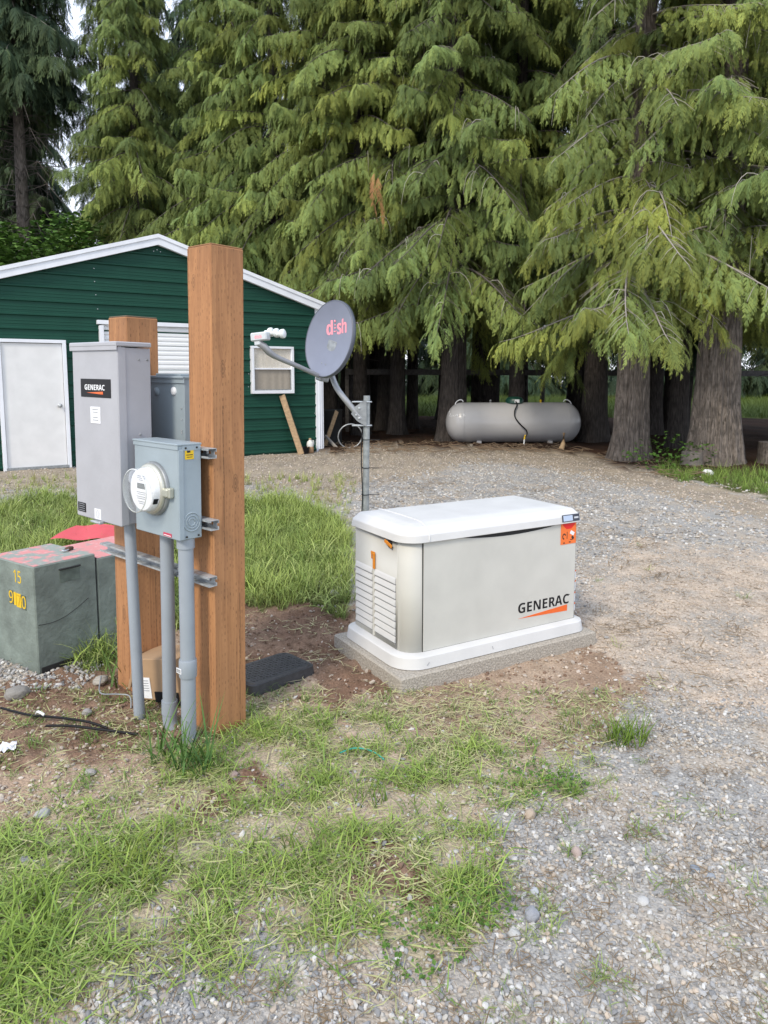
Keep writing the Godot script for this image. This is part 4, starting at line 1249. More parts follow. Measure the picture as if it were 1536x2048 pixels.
	part("sash", MB.new().box(Vector3(-1.385, 1.49, 0.06), Vector3(0.02, 0.40, 0.03)).box(Vector3(-0.605, 1.49, 0.06), Vector3(0.02, 0.40, 0.03)).box(Vector3(-0.995, 1.285, 0.06), Vector3(0.78, 0.02, 0.03)).mesh(), M.galv_dull, w)
	# screws of the siding
	var sr := MB.new()
	for q in [[-3.17, 3.79], [-3.23, 3.76], [-3.11, 3.76], [-4.25, 3.38], [-4.25, 3.16], [-4.24, 2.94], [-4.22, 2.70], [-0.05, 0.8], [-1.48, 1.6], [-1.49, 1.35]]:
		sr.box(Vector3(q[0], q[1], 0.012), Vector3(0.014, 0.014, 0.012))
	var so := part("screws", sr.mesh(), M.galv, s)
	so.set_meta("kind", "stuff")
	# leaning plank, jug, black tub, odd boards at the corner
	var S := Transform3D(Basis(Vector3.UP, deg_to_rad(33.1)), Vector3(-1.394, 0, -14.905))
	solo("plank", one_beam(Vector3(-0.52, 0.0, 0.32), Vector3(-0.80, 1.18, 0.05), 0.04, 0.12), M.lumber, "pale wooden plank leaning on the green shed below the window", "plank", S)
	var jg := thing("plastic_jug", "white plastic jug with brown liquid standing by the shed's corner", "jug", S * Transform3D(Basis(), Vector3(-0.24, 0.0, 0.16)))
	part("body", MB.new().smooth(true).lathe([[0.07, 0.13], [0.075, 0.18], [0.06, 0.23], [0.025, 0.26], [0.025, 0.275]], 16).mesh(), M.jug, jg)
	part("lower_body", MB.new().smooth(true).lathe([[0.0, 0.0], [0.07, 0.002], [0.075, 0.02], [0.075, 0.09], [0.07, 0.13]], 16).mesh(), M.brown_liquid, jg)
	part("cap", MB.new().smooth(true).lathe([[0.028, 0.272], [0.028, 0.30], [0.0, 0.302]], 12).mesh(), M.lumber, jg)
	part("handle", MB.new().smooth(true).tube(PackedVector3Array([Vector3(0.025, 0.255, 0), Vector3(0.075, 0.25, 0), Vector3(0.085, 0.17, 0)]), 0.011, 6).mesh(), M.jug, jg)
	solo("black_tub", MB.new().smooth(true).lathe([[0.11, 0.0], [0.13, 0.13], [0.135, 0.135], [0.122, 0.13], [0.10, 0.02], [0.0, 0.02]], 22).mesh(), M.black, "low black plastic tub between plank and jug", "tub", S * Transform3D(Basis(), Vector3(-0.42, 0.0, 0.2)))
	solo("board", one_beam(Vector3(-1.28, 0.05, -15.45), Vector3(-1.03, 0.80, -15.75), 0.03, 0.10), M.lumber, "wooden board leaning behind the shed's corner", "board", Transform3D(), "boards by the shed corner")
	solo("board", one_beam(Vector3(-1.26, 0.29, -15.4), Vector3(-0.98, 0.03, -15.15), 0.05, 0.05), mat(L(0.30, 0.27, 0.24), 0.9), "grey wooden stick lying against the shed's corner", "board", Transform3D(), "boards by the shed corner")
	solo("barrel_top", MB.new().smooth(true).lathe([[0.26, 0.0], [0.27, 0.78], [0.285, 0.79], [0.285, 0.81], [0.0, 0.82]], 22).mesh(), M.dark, "dark drum standing behind the shed's corner", "drum", Transform3D(Basis(), Vector3(-1.22, 0.0, -16.3)))
	var ring := PackedVector3Array()
	for i in 41:
		var a := TAU * i / 40.0
		ring.append(Vector3(cos(a) * 0.26, 0.29 + sin(a) * 0.26, 0.06 * sin(a)))
	solo("hose_ring", MB.new().smooth(true).tube(ring, 0.014, 6).mesh(), M.galv, "pale ring of hose standing upright beside the shed's corner", "hose", Transform3D(Basis(Vector3.UP, 0.25), Vector3(-0.72, 0.0, -15.3)))

func curtain_mesh(x0: float, x1: float, y0: float, y1: float, z: float, amp: float, folds: int) -> ArrayMesh:
	var b := MB.new().smooth(true)
	var n := 48
	for i in n:
		var a := float(i) / n; var c := float(i + 1) / n
		var za := z + amp * sin(a * TAU * folds + 2.0 * a * a * 6.0); var zc := z + amp * sin(c * TAU * folds + 2.0 * c * c * 6.0)
		b.quad(Vector3(lerpf(x0, x1, a), y0, za), Vector3(lerpf(x0, x1, c), y0, zc), Vector3(lerpf(x0, x1, c), y1, z), Vector3(lerpf(x0, x1, a), y1, z))
	return b.mesh()

# ---------------------------------------------------------------- posts and electrical gear
var ASM := Transform3D(Basis(Vector3.BACK, deg_to_rad(-0.92)) * Basis(Vector3.UP, deg_to_rad(-41.0)), Vector3(-0.719, 0, -2.925))

func post_mesh(x0: float, x1: float, z0: float, z1: float, h: float, chip: float) -> ArrayMesh:
	var b := MB.new(true)
	b.box(Vector3((x0 + x1) / 2.0, (h - 0.4) / 2.0, (z0 + z1) / 2.0), Vector3(x1 - x0, h + 0.4, z1 - z0), chip)
	return b.mesh()

func strut_mesh(x0: float, x1: float, y: float, z0 := 0.0) -> ArrayMesh:      # C channel open to the front, slotted back
	var b := MB.new()
	var c := (x0 + x1) / 2.0
	var w := x1 - x0
	b.box(Vector3(c, y + 0.0195, z0 + 0.0215), Vector3(w, 0.0022, 0.041))
	b.box(Vector3(c, y - 0.0195, z0 + 0.0215), Vector3(w, 0.0022, 0.041))
	b.box(Vector3(c, y + 0.0155, z0 + 0.041), Vector3(w, 0.0075, 0.003))
	b.box(Vector3(c, y - 0.0155, z0 + 0.041), Vector3(w, 0.0075, 0.003))
	b.box(Vector3(c, y + 0.013, z0 + 0.002), Vector3(w, 0.013, 0.002))
	b.box(Vector3(c, y - 0.013, z0 + 0.002), Vector3(w, 0.013, 0.002))
	var n := int(w / 0.05)
	for i in n:
		b.box(Vector3(x0 + (i + 0.5) * w / n, y, z0 + 0.002), Vector3(w / n - 0.027, 0.0138, 0.0018))
	return b.mesh()

func build_service() -> void:
	var p1 := thing("timber_post", "tall brown square timber post in front, carrying the meter boxes", "post", ASM, "timber posts")
	part("timber", post_mesh(-0.163, 0.0, -0.163, 0.0, 2.055, 0.004), M.wood, p1)
	var p2 := thing("timber_post", "shorter brown timber post behind the tall grey cabinet", "post", ASM, "timber posts")
	part("timber", post_mesh(-0.815, -0.652, -0.163, 0.0, 1.80, 0.004), M.wood_b, p2)
	part("end_grain", MB.new(true).box(Vector3(-0.7335, 1.803, -0.0815), Vector3(0.158, 0.006, 0.158), 0.002).mesh(), mat(L(0.20, 0.15, 0.10), 0.9, 0.0, "grain", 9.0), p2)
	part("end_grain", MB.new(true).box(Vector3(-0.0815, 2.058, -0.0815), Vector3(0.158, 0.006, 0.158), 0.002).mesh(), mat(L(0.42, 0.22, 0.10), 0.9, 0.0, "grain", 9.0), p1)
	var sx := [[-0.84, 0.028, 1.225, "upper galvanised strut channel behind the meter box"], [-0.84, 0.040, 0.932, "middle galvanised strut channel at the bottom of the meter box"], [-0.875, 0.022, 0.692, "lowest galvanised strut channel, slotted and crossing behind the conduits"]]
	for q in sx:
		var st := thing("strut_channel", q[3], "strut", ASM, "strut channels between the posts")
		part("channel", strut_mesh(q[0], q[1], q[2]), M.galv, st)
		for bx in [-0.03, -0.735]:
			part("bolt", MB.new().smooth(true).lathe([[0.009, 0.0], [0.009, 0.007], [0.0, 0.0075]], 6, Transform3D(Basis(Vector3.RIGHT, PI / 2.0), Vector3(bx, q[2], 0.003))).mesh(), M.galv, st)
	# tall cabinet
	var A := Transform3D(Basis(), Vector3(0, 0, 0))
	var t := thing("transfer_switch_cabinet", "tall pale grey metal cabinet with black maker's plate, left of the meter", "electrical cabinet", ASM)
	var x0 := -0.772; var x1 := -0.378; var z1 := 0.2; var y0 := 0.888; var y1 := 1.655
	part("body", MB.new().box(Vector3((x0 + x1) / 2.0, (y0 + y1) / 2.0, (0.044 + z1 - 0.022) / 2.0), Vector3(x1 - x0 - 0.006, y1 - y0 - 0.012, z1 - 0.022 - 0.044), 0.003).mesh(), M.cab, t)
	part("cover", MB.new().box(Vector3((x0 + x1) / 2.0, (y0 + y1) / 2.0, z1 - 0.011), Vector3(x1 - x0, y1 - y0, 0.022), 0.004).box(Vector3(x1 - 0.001, (y0 + y1) / 2.0, z1 - 0.02), Vector3(0.004, y1 - y0 - 0.01, 0.035), 0.001).mesh(), M.cab, t)
	part("rain_cap", MB.new().box(Vector3((x0 + x1) / 2.0, y1 + 0.008, 0.127), Vector3(x1 - x0 + 0.016, 0.020, 0.166), 0.004).box(Vector3((x0 + x1) / 2.0, y1 - 0.004, z1 + 0.006), Vector3(x1 - x0 + 0.016, 0.028, 0.004), 0.001).mesh(), M.cab, t)
	var F := Transform3D(Basis(), Vector3(0, 0, z1 + 0.0005))
	var pl := part("name_plate", MB.new().box(Vector3(-0.566, 1.475, z1 + 0.001), Vector3(0.262, 0.080, 0.002), 0.0006).mesh(), M.black, t)
	text("GENERAC", 0.023, 1.22, M.white, pl, Transform3D(Basis(), Vector3(-0.572, 1.478, z1 + 0.0026)))
	part("swoosh", MB.new().prism(PackedVector2Array([Vector2(-0.644, 1.4545), Vector2(-0.50, 1.4615), Vector2(-0.50, 1.449)]), z1 + 0.002, z1 + 0.0028).mesh(), M.orange, pl)
	var l1 := part("paper_label", MB.new().box(Vector3(-0.572, 1.358, z1 + 0.001), Vector3(0.086, 0.072, 0.002)).mesh(), M.paper, t)
	for i in [0, 1, 3, 4]: part("printed_line", MB.new().box(Vector3(-0.572, 1.382 - i * 0.0115, z1 + 0.0022), Vector3(0.05 - 0.008 * (i % 2), 0.0032, 0.0006)).mesh(), M.grey_ink, l1)
	var l2 := part("black_label", MB.new().box(Vector3(-0.722, 0.932, z1 + 0.001), Vector3(0.072, 0.042, 0.002)).mesh(), M.black, t)
	for i in 4: part("printed_line", MB.new().box(Vector3(-0.722, 0.947 - i * 0.0098, z1 + 0.0022), Vector3(0.056, 0.0028, 0.0006)).mesh(), M.grey_ink, l2)
	var l3 := part("certificate_label", MB.new().box(Vector3(-0.577, 0.918, z1 + 0.001), Vector3(0.056, 0.046, 0.002)).mesh(), M.paper, t)
	for rr_ in [0.016, 0.010]:
		var cp := PackedVector3Array()
		for i in 21: cp.append(Vector3(-0.577 + rr_ * cos(TAU * i / 20.0), 0.918 + rr_ * sin(TAU * i / 20.0), z1 + 0.002))
		part("printed_ring", MB.new().tube(cp, 0.0009, 4).mesh(), M.grey_ink, l3)
	for q in [[1.60, 0.10], [1.28, 0.10], [0.94, 0.10], [1.60, 0.06], [0.94, 0.06]]:
		part("screw", MB.new().smooth(true).lathe([[0.005, 0.0], [0.004, 0.003], [0.0, 0.0035]], 8, Transform3D(Basis(Vector3.BACK, -PI / 2.0), Vector3(x1 - 0.003, q[0], q[1]))).mesh(), M.galv_dull, t)
	part("latch", MB.new().box(Vector3(-0.575, 0.884, z1 - 0.005), Vector3(0.075, 0.008, 0.05), 0.002).box(Vector3(-0.53, 0.886, z1 + 0.012), Vector3(0.012, 0.012, 0.02), 0.002).mesh(), M.galv, t)
	# meter box
	var m := thing("meter_box", "blue-grey steel meter box with round electric meter, on the front post", "electrical box", ASM)
	var mx0 := -0.342; var mx1 := -0.018; var mz := 0.152; var my0 := 0.878; var my1 := 1.262
	part("body", MB.new().box(Vector3((mx0 + mx1) / 2.0, (my0 + my1) / 2.0, (0.044 + mz) / 2.0), Vector3(mx1 - mx0, my1 - my0, mz - 0.044), 0.003).mesh(), M.steel_box, m)
	part("top_flange", MB.new().box(Vector3((mx0 + mx1) / 2.0, my1 + 0.002, 0.101), Vector3(mx1 - mx0 + 0.008, 0.008, 0.116), 0.002).box(Vector3((mx0 + mx1) / 2.0, my1 - 0.008, mz + 0.002), Vector3(mx1 - mx0 + 0.006, 0.022, 0.004), 0.001).mesh(), M.steel_box, m)
	part("side_flange", MB.new().box(Vector3(mx1 + 0.001, (my0 + my1) / 2.0 - 0.008, mz - 0.012), Vector3(0.005, my1 - my0 - 0.02, 0.022), 0.001).box(Vector3(mx1 + 0.0005, my1 - 0.012, 0.09), Vector3(0.004, 0.022, 0.086), 0.001).mesh(), M.steel_box, m)
	for q in [[1.250, 0.118], [1.250, 0.066], [0.890, 0.118], [0.890, 0.062]]:
		part("screw", MB.new().smooth(true).lathe([[0.0045, 0.0], [0.004, 0.003], [0.0, 0.0035]], 8, Transform3D(Basis(Vector3.BACK, -PI / 2.0), Vector3(mx1 + 0.002, q[0], q[1]))).mesh(), M.dark, m)
	for rad in [0.038, 0.026, 0.015]:
		var cp := PackedVector3Array()
		for i in 33: cp.append(Vector3(mx1 + 0.0005, 0.948 + rad * cos(TAU * i / 32.0), 0.092 + rad * sin(TAU * i / 32.0)))
		part("knockout_ring", MB.new().smooth(true).tube(cp, 0.0028, 6).mesh(), M.steel_box, m)
	var yl := part("yellow_label", MB.new().box(Vector3(mx1 + 0.001, 1.224, 0.100), Vector3(0.002, 0.040, 0.040)).mesh(), M.yellow, m)
	part("printed_mark", MB.new().box(Vector3(mx1 + 0.0024, 1.235, 0.104), Vector3(0.0006, 0.008, 0.016)).box(Vector3(mx1 + 0.0024, 1.222, 0.1), Vector3(0.0006, 0.003, 0.030)).box(Vector3(mx1 + 0.0024, 1.213, 0.1), Vector3(0.0006, 0.002, 0.026)).mesh(), M.dark, yl)
	part("red_label", MB.new().box(Vector3(-0.100, 0.890, mz + 0.001), Vector3(0.060, 0.010, 0.0015), 0.0, Basis(Vector3.BACK, -0.02)).box(Vector3(-0.100, 0.8975, mz + 0.001), Vector3(0.060, 0.003, 0.0012)).mesh(), mat(L(0.55, 0.05, 0.10), 0.5), m)
	part("red_label_print", MB.new().box(Vector3(-0.100, 0.8895, mz + 0.0022), Vector3(0.050, 0.0028, 0.0006), 0.0, Basis(Vector3.BACK, -0.02)).mesh(), M.paper, m)
	var C := Transform3D(Basis(Vector3.RIGHT, PI / 2.0), Vector3(-0.187, 1.073, mz))
	part("meter_collar", MB.new().smooth(true).lathe([[0.112, 0.0], [0.112, 0.012], [0.108, 0.016], [0.098, 0.016]], 48, C).mesh(), M.galv_dull, m)
	# electric meter
	var e := thing("electric_meter", "round white electric meter under a glass cover", "meter", ASM * C)
	part("sealing_ring", MB.new().smooth(true).lathe([[0.098, 0.012], [0.104, 0.014], [0.105, 0.024], [0.100, 0.032], [0.092, 0.034]], 48).mesh(), mat(L(0.55, 0.54, 0.47), 0.4, 0.6), e)
	part("body", MB.new().smooth(true).lathe([[0.093, 0.026], [0.088, 0.05], [0.084, 0.062], [0.082, 0.062]], 48).smooth(false).lathe([[0.082, 0.062], [0.0, 0.0625]], 48).mesh(), M.white, e)
	part("glass_cover", MB.new().smooth(true).lathe([[0.091, 0.036], [0.0895, 0.06], [0.0885, 0.09], [0.085, 0.094], [0.0, 0.0955]], 48).mesh(), M.glass, e)
	part("glass_rim", MB.new().smooth(true).lathe([[0.087, 0.0905], [0.0895, 0.0925], [0.0895, 0.0945], [0.086, 0.0955]], 48).mesh(), mat(L(0.6, 0.62, 0.6), 0.3), e)
	# on the dial: local x stays, local -z is up, y is outward
	part("display", MB.new().box(Vector3(0.002, 0.0635, -0.016), Vector3(0.062, 0.0015, 0.022)).mesh(), mat(L(0.10, 0.11, 0.10), 0.4), e)
	var pr := MB.new()
	for q in [[0.0, -0.056, 0.05], [0.0, -0.048, 0.06], [0.004, -0.040, 0.044], [0.0, 0.010, 0.07], [0.0, 0.018, 0.055], [0.002, 0.028, 0.075], [0.0, 0.036, 0.06], [0.0, 0.048, 0.05], [0.0, 0.056, 0.036]]:
		pr.box(Vector3(q[0], 0.0635, q[1]), Vector3(q[2], 0.0008, 0.0022))
	part("dial_print", pr.mesh(), M.grey_ink, e)
	part("side_label", MB.new().box(Vector3(0.0790, 0.047, 0.040), Vector3(0.004, 0.02, 0.024), 0.0, Basis(Vector3.UP, -0.46)).mesh(), M.black, e)
	part("ring_clasp", MB.new().box(Vector3(0.113, 0.022, 0.004), Vector3(0.040, 0.020, 0.036), 0.006).box(Vector3(0.128, 0.012, 0.004), Vector3(0.026, 0.026, 0.042), 0.005).mesh(), mat(L(0.50, 0.50, 0.42), 0.35, 0.6), e)
	# breaker enclosure between the posts
	var k := thing("breaker_enclosure", "narrow blue-grey steel enclosure between the two posts", "electrical box", ASM)
	part("body", MB.new().box(Vector3(-0.475, 1.27, -0.14), Vector3(0.30, 0.52, 0.11), 0.003).mesh(), M.steel_box, k)
	part("lid_flange", MB.new().box(Vector3(-0.475, 1.527, -0.135), Vector3(0.312, 0.012, 0.126), 0.003).box(Vector3(-0.475, 1.515, -0.082), Vector3(0.312, 0.03, 0.006), 0.002).box(Vector3(-0.47, 1.538, -0.13), Vector3(0.20, 0.012, 0.07), 0.003).mesh(), M.steel_box, k)
	for q in [[-0.545, 1.46], [-0.405, 1.465]]:
		part("mounting_boss", MB.new().smooth(true).lathe([[0.020, 0.0], [0.018, 0.006], [0.010, 0.010], [0.0, 0.011]], 14, Transform3D(Basis(Vector3.RIGHT, PI / 2.0), Vector3(q[0], q[1], -0.085))).mesh(), M.white if q[0] > -0.5 else M.steel_box, k)
	for yy in [1.39, 1.34, 1.29, 1.28]:
		part("rivet", MB.new().box(Vector3(-0.345, yy, -0.083), Vector3(0.007, 0.007, 0.004), 0.001).mesh(), M.galv, k)
	# conduits
	var c1 := thing("conduit", "grey plastic conduit running down from the tall cabinet, leftmost of three", "conduit", ASM, "conduits below the boxes")
	part("pipe", MB.new().smooth(true).tube(PackedVector3Array([Vector3(-0.408, -0.2, 0.115), Vector3(-0.416, 0.0, 0.115), Vector3(-0.462, 0.885, 0.115)]), 0.0245, 24).mesh(), M.pvc, c1)
	var c2 := thing("conduit", "grey plastic conduit with an elbow at its foot, middle one of three", "conduit", ASM, "conduits below the boxes")
	part("pipe", MB.new().smooth(true).tube(PackedVector3Array([Vector3(-0.240, 0.10, 0.07), Vector3(-0.222, 0.88, 0.08)]), 0.029, 24).mesh(), M.pvc, c2)
	part("coupling", MB.new().smooth(true).tube(PackedVector3Array([Vector3(-0.242, 0.055, 0.07), Vector3(-0.241, 0.115, 0.07)]), 0.034, 24).mesh(), M.pvc, c2)
	part("elbow", MB.new().smooth(true).tube(smooth_path(PackedVector3Array([Vector3(-0.242, 0.06, 0.07), Vector3(-0.235, 0.0, 0.068), Vector3(-0.19, -0.05, 0.05), Vector3(-0.1, -0.08, 0.02)]), 4), 0.031, 20).mesh(), M.pvc, c2)
	var c3 := thing("conduit", "grey plastic conduit under the meter box with a bar-coded coupling, rightmost of three", "conduit", ASM, "conduits below the boxes")
	part("pipe", MB.new().smooth(true).tube(PackedVector3Array([Vector3(-0.058, -0.2, 0.095), Vector3(-0.056, 0.33, 0.095), Vector3(-0.060, 0.88, 0.095)]), 0.031, 24).mesh(), M.pvc, c3)
	part("coupling", MB.new().smooth(true).tube(PackedVector3Array([Vector3(-0.057, 0.285, 0.095), Vector3(-0.057, 0.292, 0.095), Vector3(-0.057, 0.355, 0.095), Vector3(-0.057, 0.362, 0.095)]), [0.035, 0.037, 0.037, 0.035], 24).mesh(), M.pvc, c3)
	part("hub", MB.new().smooth(true).tube(PackedVector3Array([Vector3(-0.060, 0.835, 0.095), Vector3(-0.060, 0.880, 0.095)]), 0.0365, 24).mesh(), M.pvc, c3)
	var bl := part("barcode_label", MB.new().box(Vector3(-0.066, 0.318, 0.1325), Vector3(0.034, 0.022, 0.0015)).mesh(), M.paper, c3)
	for i in 4: part("bar", MB.new().box(Vector3(-0.077 + i * 0.007, 0.318, 0.1337), Vector3(0.0028, 0.015, 0.0006)).mesh(), M.dark, bl)
	# cardboard box behind the conduits
	var bx := thing("cardboard_box", "open cardboard carton on the soil behind the conduits", "carton", Transform3D(Basis(Vector3.UP, deg_to_rad(-24.0)) * Basis(Vector3.BACK, 0.14), Vector3(-1.03, 0.10, -3.33)))
	part("carton", MB.new().box(Vector3(0, 0.02, 0), Vector3(0.26, 0.20, 0.20), 0.003).mesh(), M.card, bx)
	part("flap", MB.new().box(Vector3(-0.155, 0.055, 0.05), Vector3(0.012, 0.15, 0.16), 0.001, Basis(Vector3.UP, 0.5) * Basis(Vector3.BACK, -0.35)).mesh(), M.card, bx)
	var lb := part("shipping_label", MB.new().box(Vector3(-0.07, -0.02, 0.102), Vector3(0.075, 0.10, 0.002)).mesh(), M.paper, bx)
	for i in 5: part("printed_line", MB.new().box(Vector3(-0.07, 0.015 - i * 0.012, 0.1035), Vector3(0.055, 0.003, 0.0008)).mesh(), M.grey_ink, lb)
	part("black_flap", MB.new().box(Vector3(0.06, -0.06, 0.105), Vector3(0.14, 0.05, 0.004)).mesh(), M.black, bx)

# ---------------------------------------------------------------- transformer and things round it
func build_transformer() -> void:
	var X := Transform3D(Basis(Vector3.UP, deg_to_rad(55.0)), Vector3(-1.786, 0, -3.577))
	var t := thing("pad_transformer", "olive green padmount transformer box with faded red top", "transformer", X)
	var hd := MB.new().box(Vector3(0.176, 0.27, -0.22), Vector3(0.352, 0.60, 0.44), 0.006)
	part("hood", hd.mesh(), M.xfmr, t)
	part("tank", MB.new().box(Vector3(0.56, 0.25, -0.215), Vector3(0.40, 0.58, 0.43), 0.006).mesh(), M.xfmr, t)
	part("seam", MB.new().box(Vector3(0.356, 0.26, -0.218), Vector3(0.012, 0.57, 0.42)).mesh(), M.dark, t)
	# faded red paint: thin worn films with an uneven outline
	var r := RandomNumberGenerator.new()
	r.seed = 5
	var pm := vmat(0.75)
	var pn0 := noise(1.0, 4, 77)
	for tp in [[0.006, 0.346, -0.434, -0.006, 0.5706, 0.0], [0.364, 0.756, -0.426, -0.004, 0.5408, 0.5]]:
		var tb := MB.new(false, true)
		var N := 26
		for i in N:
			for j in N:
				var xa := lerpf(tp[0], tp[1], float(i) / N); var xb := lerpf(tp[0], tp[1], float(i + 1) / N)
				var za := lerpf(tp[2], tp[3], float(j) / N); var zb := lerpf(tp[2], tp[3], float(j + 1) / N)
				var w: float = pn0.get_noise_2d(xa * 9.0, za * 9.0) + tp[5] + 0.12 - maxf(0.0, (xa - 0.24) * 4.0 if tp[5] == 0.0 else 0.0)
				var w2 := pn0.get_noise_2d(xa * 30.0 + 9.0, za * 30.0)
				tb.col = Color(0.27, 0.30, 0.27).lerp(Color(0.60, 0.25, 0.24), clampf(w * 3.0 + w2 * 0.8, 0, 1)).lerp(Color(0.62, 0.52, 0.50), clampf(w2 - 0.25, 0, 1))
				tb.quad(Vector3(xa, tp[4], zb), Vector3(xb, tp[4], zb), Vector3(xb, tp[4], za), Vector3(xa, tp[4], za))
		part("worn_red_top", tb.mesh(), pm, t)
	part("handle_recess", MB.new().box(Vector3(0.198, 0.492, 0.0005), Vector3(0.115, 0.075, 0.004), 0.001).mesh(), mat(L(0.15, 0.19, 0.16), 0.6, 0.0, "dirt", 3.0), t)
	part("handle_lip", MB.new().box(Vector3(0.198, 0.527, 0.004), Vector3(0.122, 0.008, 0.012), 0.002).mesh(), M.dark, t)
	var crease := PackedVector3Array()
	for i in 9: crease.append(Vector3(0.012 + 0.036 * i, 0.262 - 0.012 * sin(i * 0.5) + 0.004 * i * i * 0.25, 0.0005))
	part("crease", MB.new().smooth(true).tube(crease, 0.0016, 5).mesh(), M.dark, t)
	var F := Transform3D(Basis(Vector3.UP, -PI / 2.0), Vector3(-0.0008, 0, 0))     # lettering on the left face
	text("15", 0.066, 0.80, M.yellow, t, F * Transform3D(Basis(), Vector3(-0.158, 0.496, 0)), false, 0.0012, "number_lettering")
	var c9 := part("number_patch", MB.new().box(Vector3(-0.0012, 0.376, -0.228), Vector3(0.0018, 0.074, 0.040)).mesh(), mat(L(0.09, 0.11, 0.09), 0.6), t)
	text("9", 0.066, 0.95, M.yellow, t, F * Transform3D(Basis(), Vector3(-0.229, 0.376, 0.0020)), false, 0.0012, "number_lettering")
	part("yellow_patch", MB.new().box(Vector3(-0.0015, 0.373, -0.1905), Vector3(0.002, 0.070, 0.022)).mesh(), M.yellow, t)
	var y7 := part("yellow_patch", MB.new().box(Vector3(-0.0017, 0.369, -0.153), Vector3(0.002, 0.074, 0.044)).mesh(), M.yellow, t)
	text("7", 0.058, 0.9, mat(L(0.55, 0.33, 0.01), 0.6), y7, F * Transform3D(Basis(), Vector3(-0.150, 0.369, 0.0025)), false, 0.0012, "number_lettering")
	part("number_patch", MB.new().box(Vector3(-0.0012, 0.366, -0.105), Vector3(0.0018, 0.078, 0.040)).mesh(), mat(L(0.09, 0.11, 0.09), 0.6), t)
	text("0", 0.066, 0.95, M.yellow, t, F * Transform3D(Basis(), Vector3(-0.104, 0.366, 0.0020)), false, 0.0012, "number_lettering")
	# dirt scraped along the foot
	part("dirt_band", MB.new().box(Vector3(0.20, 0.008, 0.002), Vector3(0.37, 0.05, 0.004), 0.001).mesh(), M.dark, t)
	var hs := thing("rusty_padlock", "rusty padlock and hasp lying on top of the transformer", "padlock", X * Transform3D(Basis(Vector3.UP, 0.5), Vector3(0.315, 0.571, -0.19)))
	part("body", MB.new().box(Vector3(0.0, 0.009, 0.0), Vector3(0.05, 0.018, 0.032), 0.005).mesh(), M.rust, hs)
	part("shackle", MB.new().smooth(true).tube(smooth_path(PackedVector3Array([Vector3(-0.024, 0.009, -0.01), Vector3(-0.05, 0.009, -0.01), Vector3(-0.06, 0.009, 0.0), Vector3(-0.05, 0.009, 0.01), Vector3(-0.024, 0.009, 0.01)]), 4), 0.0045, 6).mesh(), M.galv, hs)
	# red sheet lying in the grass behind
	var b := MB.new().smooth(true)
	for i in 12:
		for j in 6:
			var q := func(a: int, c: int) -> Vector3: return Vector3(-2.84 + 0.058 * a + 0.012 * c, 0.165 + 0.008 * c + 0.010 * sin(a * 1.1 + c * 0.6), -6.0 - 0.062 * c)
			b.quad(q.call(i, j), q.call(i + 1, j), q.call(i + 1, j + 1), q.call(i, j + 1))
	solo("red_sheet", b.mesh(), M.red_sheet, "bright red plastic sheet lying in the grass behind the transformer", "plastic sheet")
	# black cable ends, paper scrap, teal twine
	var cab := func(pts: Array, rad: float) -> ArrayMesh:
		var p := PackedVector3Array()
		for q in pts: p.append(Vector3(q[0], q[1], q[2]))
		return MB.new().smooth(true).tube(smooth_path(p, 5), rad, 6).mesh()
	solo("black_cable", cab.call([[-1.75, 0.03, -3.14], [-1.58, 0.035, -3.06], [-1.46, 0.04, -3.03], [-1.30, 0.04, -2.99], [-1.20, 0.02, -2.97]], 0.0055), M.black, "upper of two black cables lying on the soil left of the conduits", "cable", Transform3D(), "cables on the soil")
	solo("black_cable", cab.call([[-1.46, 0.035, -2.96], [-1.36, 0.04, -2.95], [-1.22, 0.035, -2.93], [-1.05, 0.02, -2.915]], 0.0055), M.black, "lower of two black cables lying on the soil left of the conduits", "cable", Transform3D(), "cables on the soil")
	solo("bare_wire", cab.call([[-1.40, 0.06, -3.42], [-1.36, 0.03, -3.30], [-1.26, 0.05, -3.24], [-1.19, 0.05, -3.22], [-1.17, 0.01, -3.18]], 0.0035), M.galv_dull, "thin grey wire sticking out of the soil beside the back post", "wire")
	solo("cable_tie", cab.call([[-1.56, 0.03, -3.08], [-1.53, 0.06, -3.04], [-1.50, 0.05, -3.03]], 0.006), M.white, "white cable end tied round the black cables", "cable")
	solo("teal_twine", cab.call([[-0.18, 0.015, -2.77], [-0.12, 0.02, -2.80], [-0.05, 0.018, -2.78], [0.0, 0.015, -2.72]], 0.003), M.teal, "piece of teal twine in the grass before the generator", "twine")
	var ps := MB.new()
	var pn := noise(3.0, 3, 8)
	for i in 8:
		for j in 8:
			var q := func(a: int, c: int) -> Vector3: return Vector3(-0.06 + 0.016 * a, 0.03 + 0.035 * pn.get_noise_2d(a * 0.25, c * 0.25), -0.06 + 0.016 * c)
			ps.quad(q.call(i, j + 1), q.call(i + 1, j + 1), q.call(i + 1, j), q.call(i, j))
	solo("paper_scrap", ps.mesh(), M.paper, "crumpled white scrap of paper on the soil at the left edge", "paper", Transform3D(Basis(Vector3.UP, 0.4).scaled(Vector3.ONE * 0.55), Vector3(-1.56, 0.0, -2.82)))
	# buried box lid
	var v := thing("valve_box", "black plastic valve box with patterned lid behind the front post", "valve box", Transform3D(Basis(Vector3.UP, 0.77), Vector3(-0.585, 0.0, -3.545)))
	part("box", MB.new().smooth(false).loft([rr(-0.08, -0.205, 0.205, -0.142, 0.142, [0.03, 0.03, 0.03, 0.03], 4), rr(0.048, -0.194, 0.194, -0.130, 0.130, [0.03, 0.03, 0.03, 0.03], 4)]).mesh(), M.hand, v)
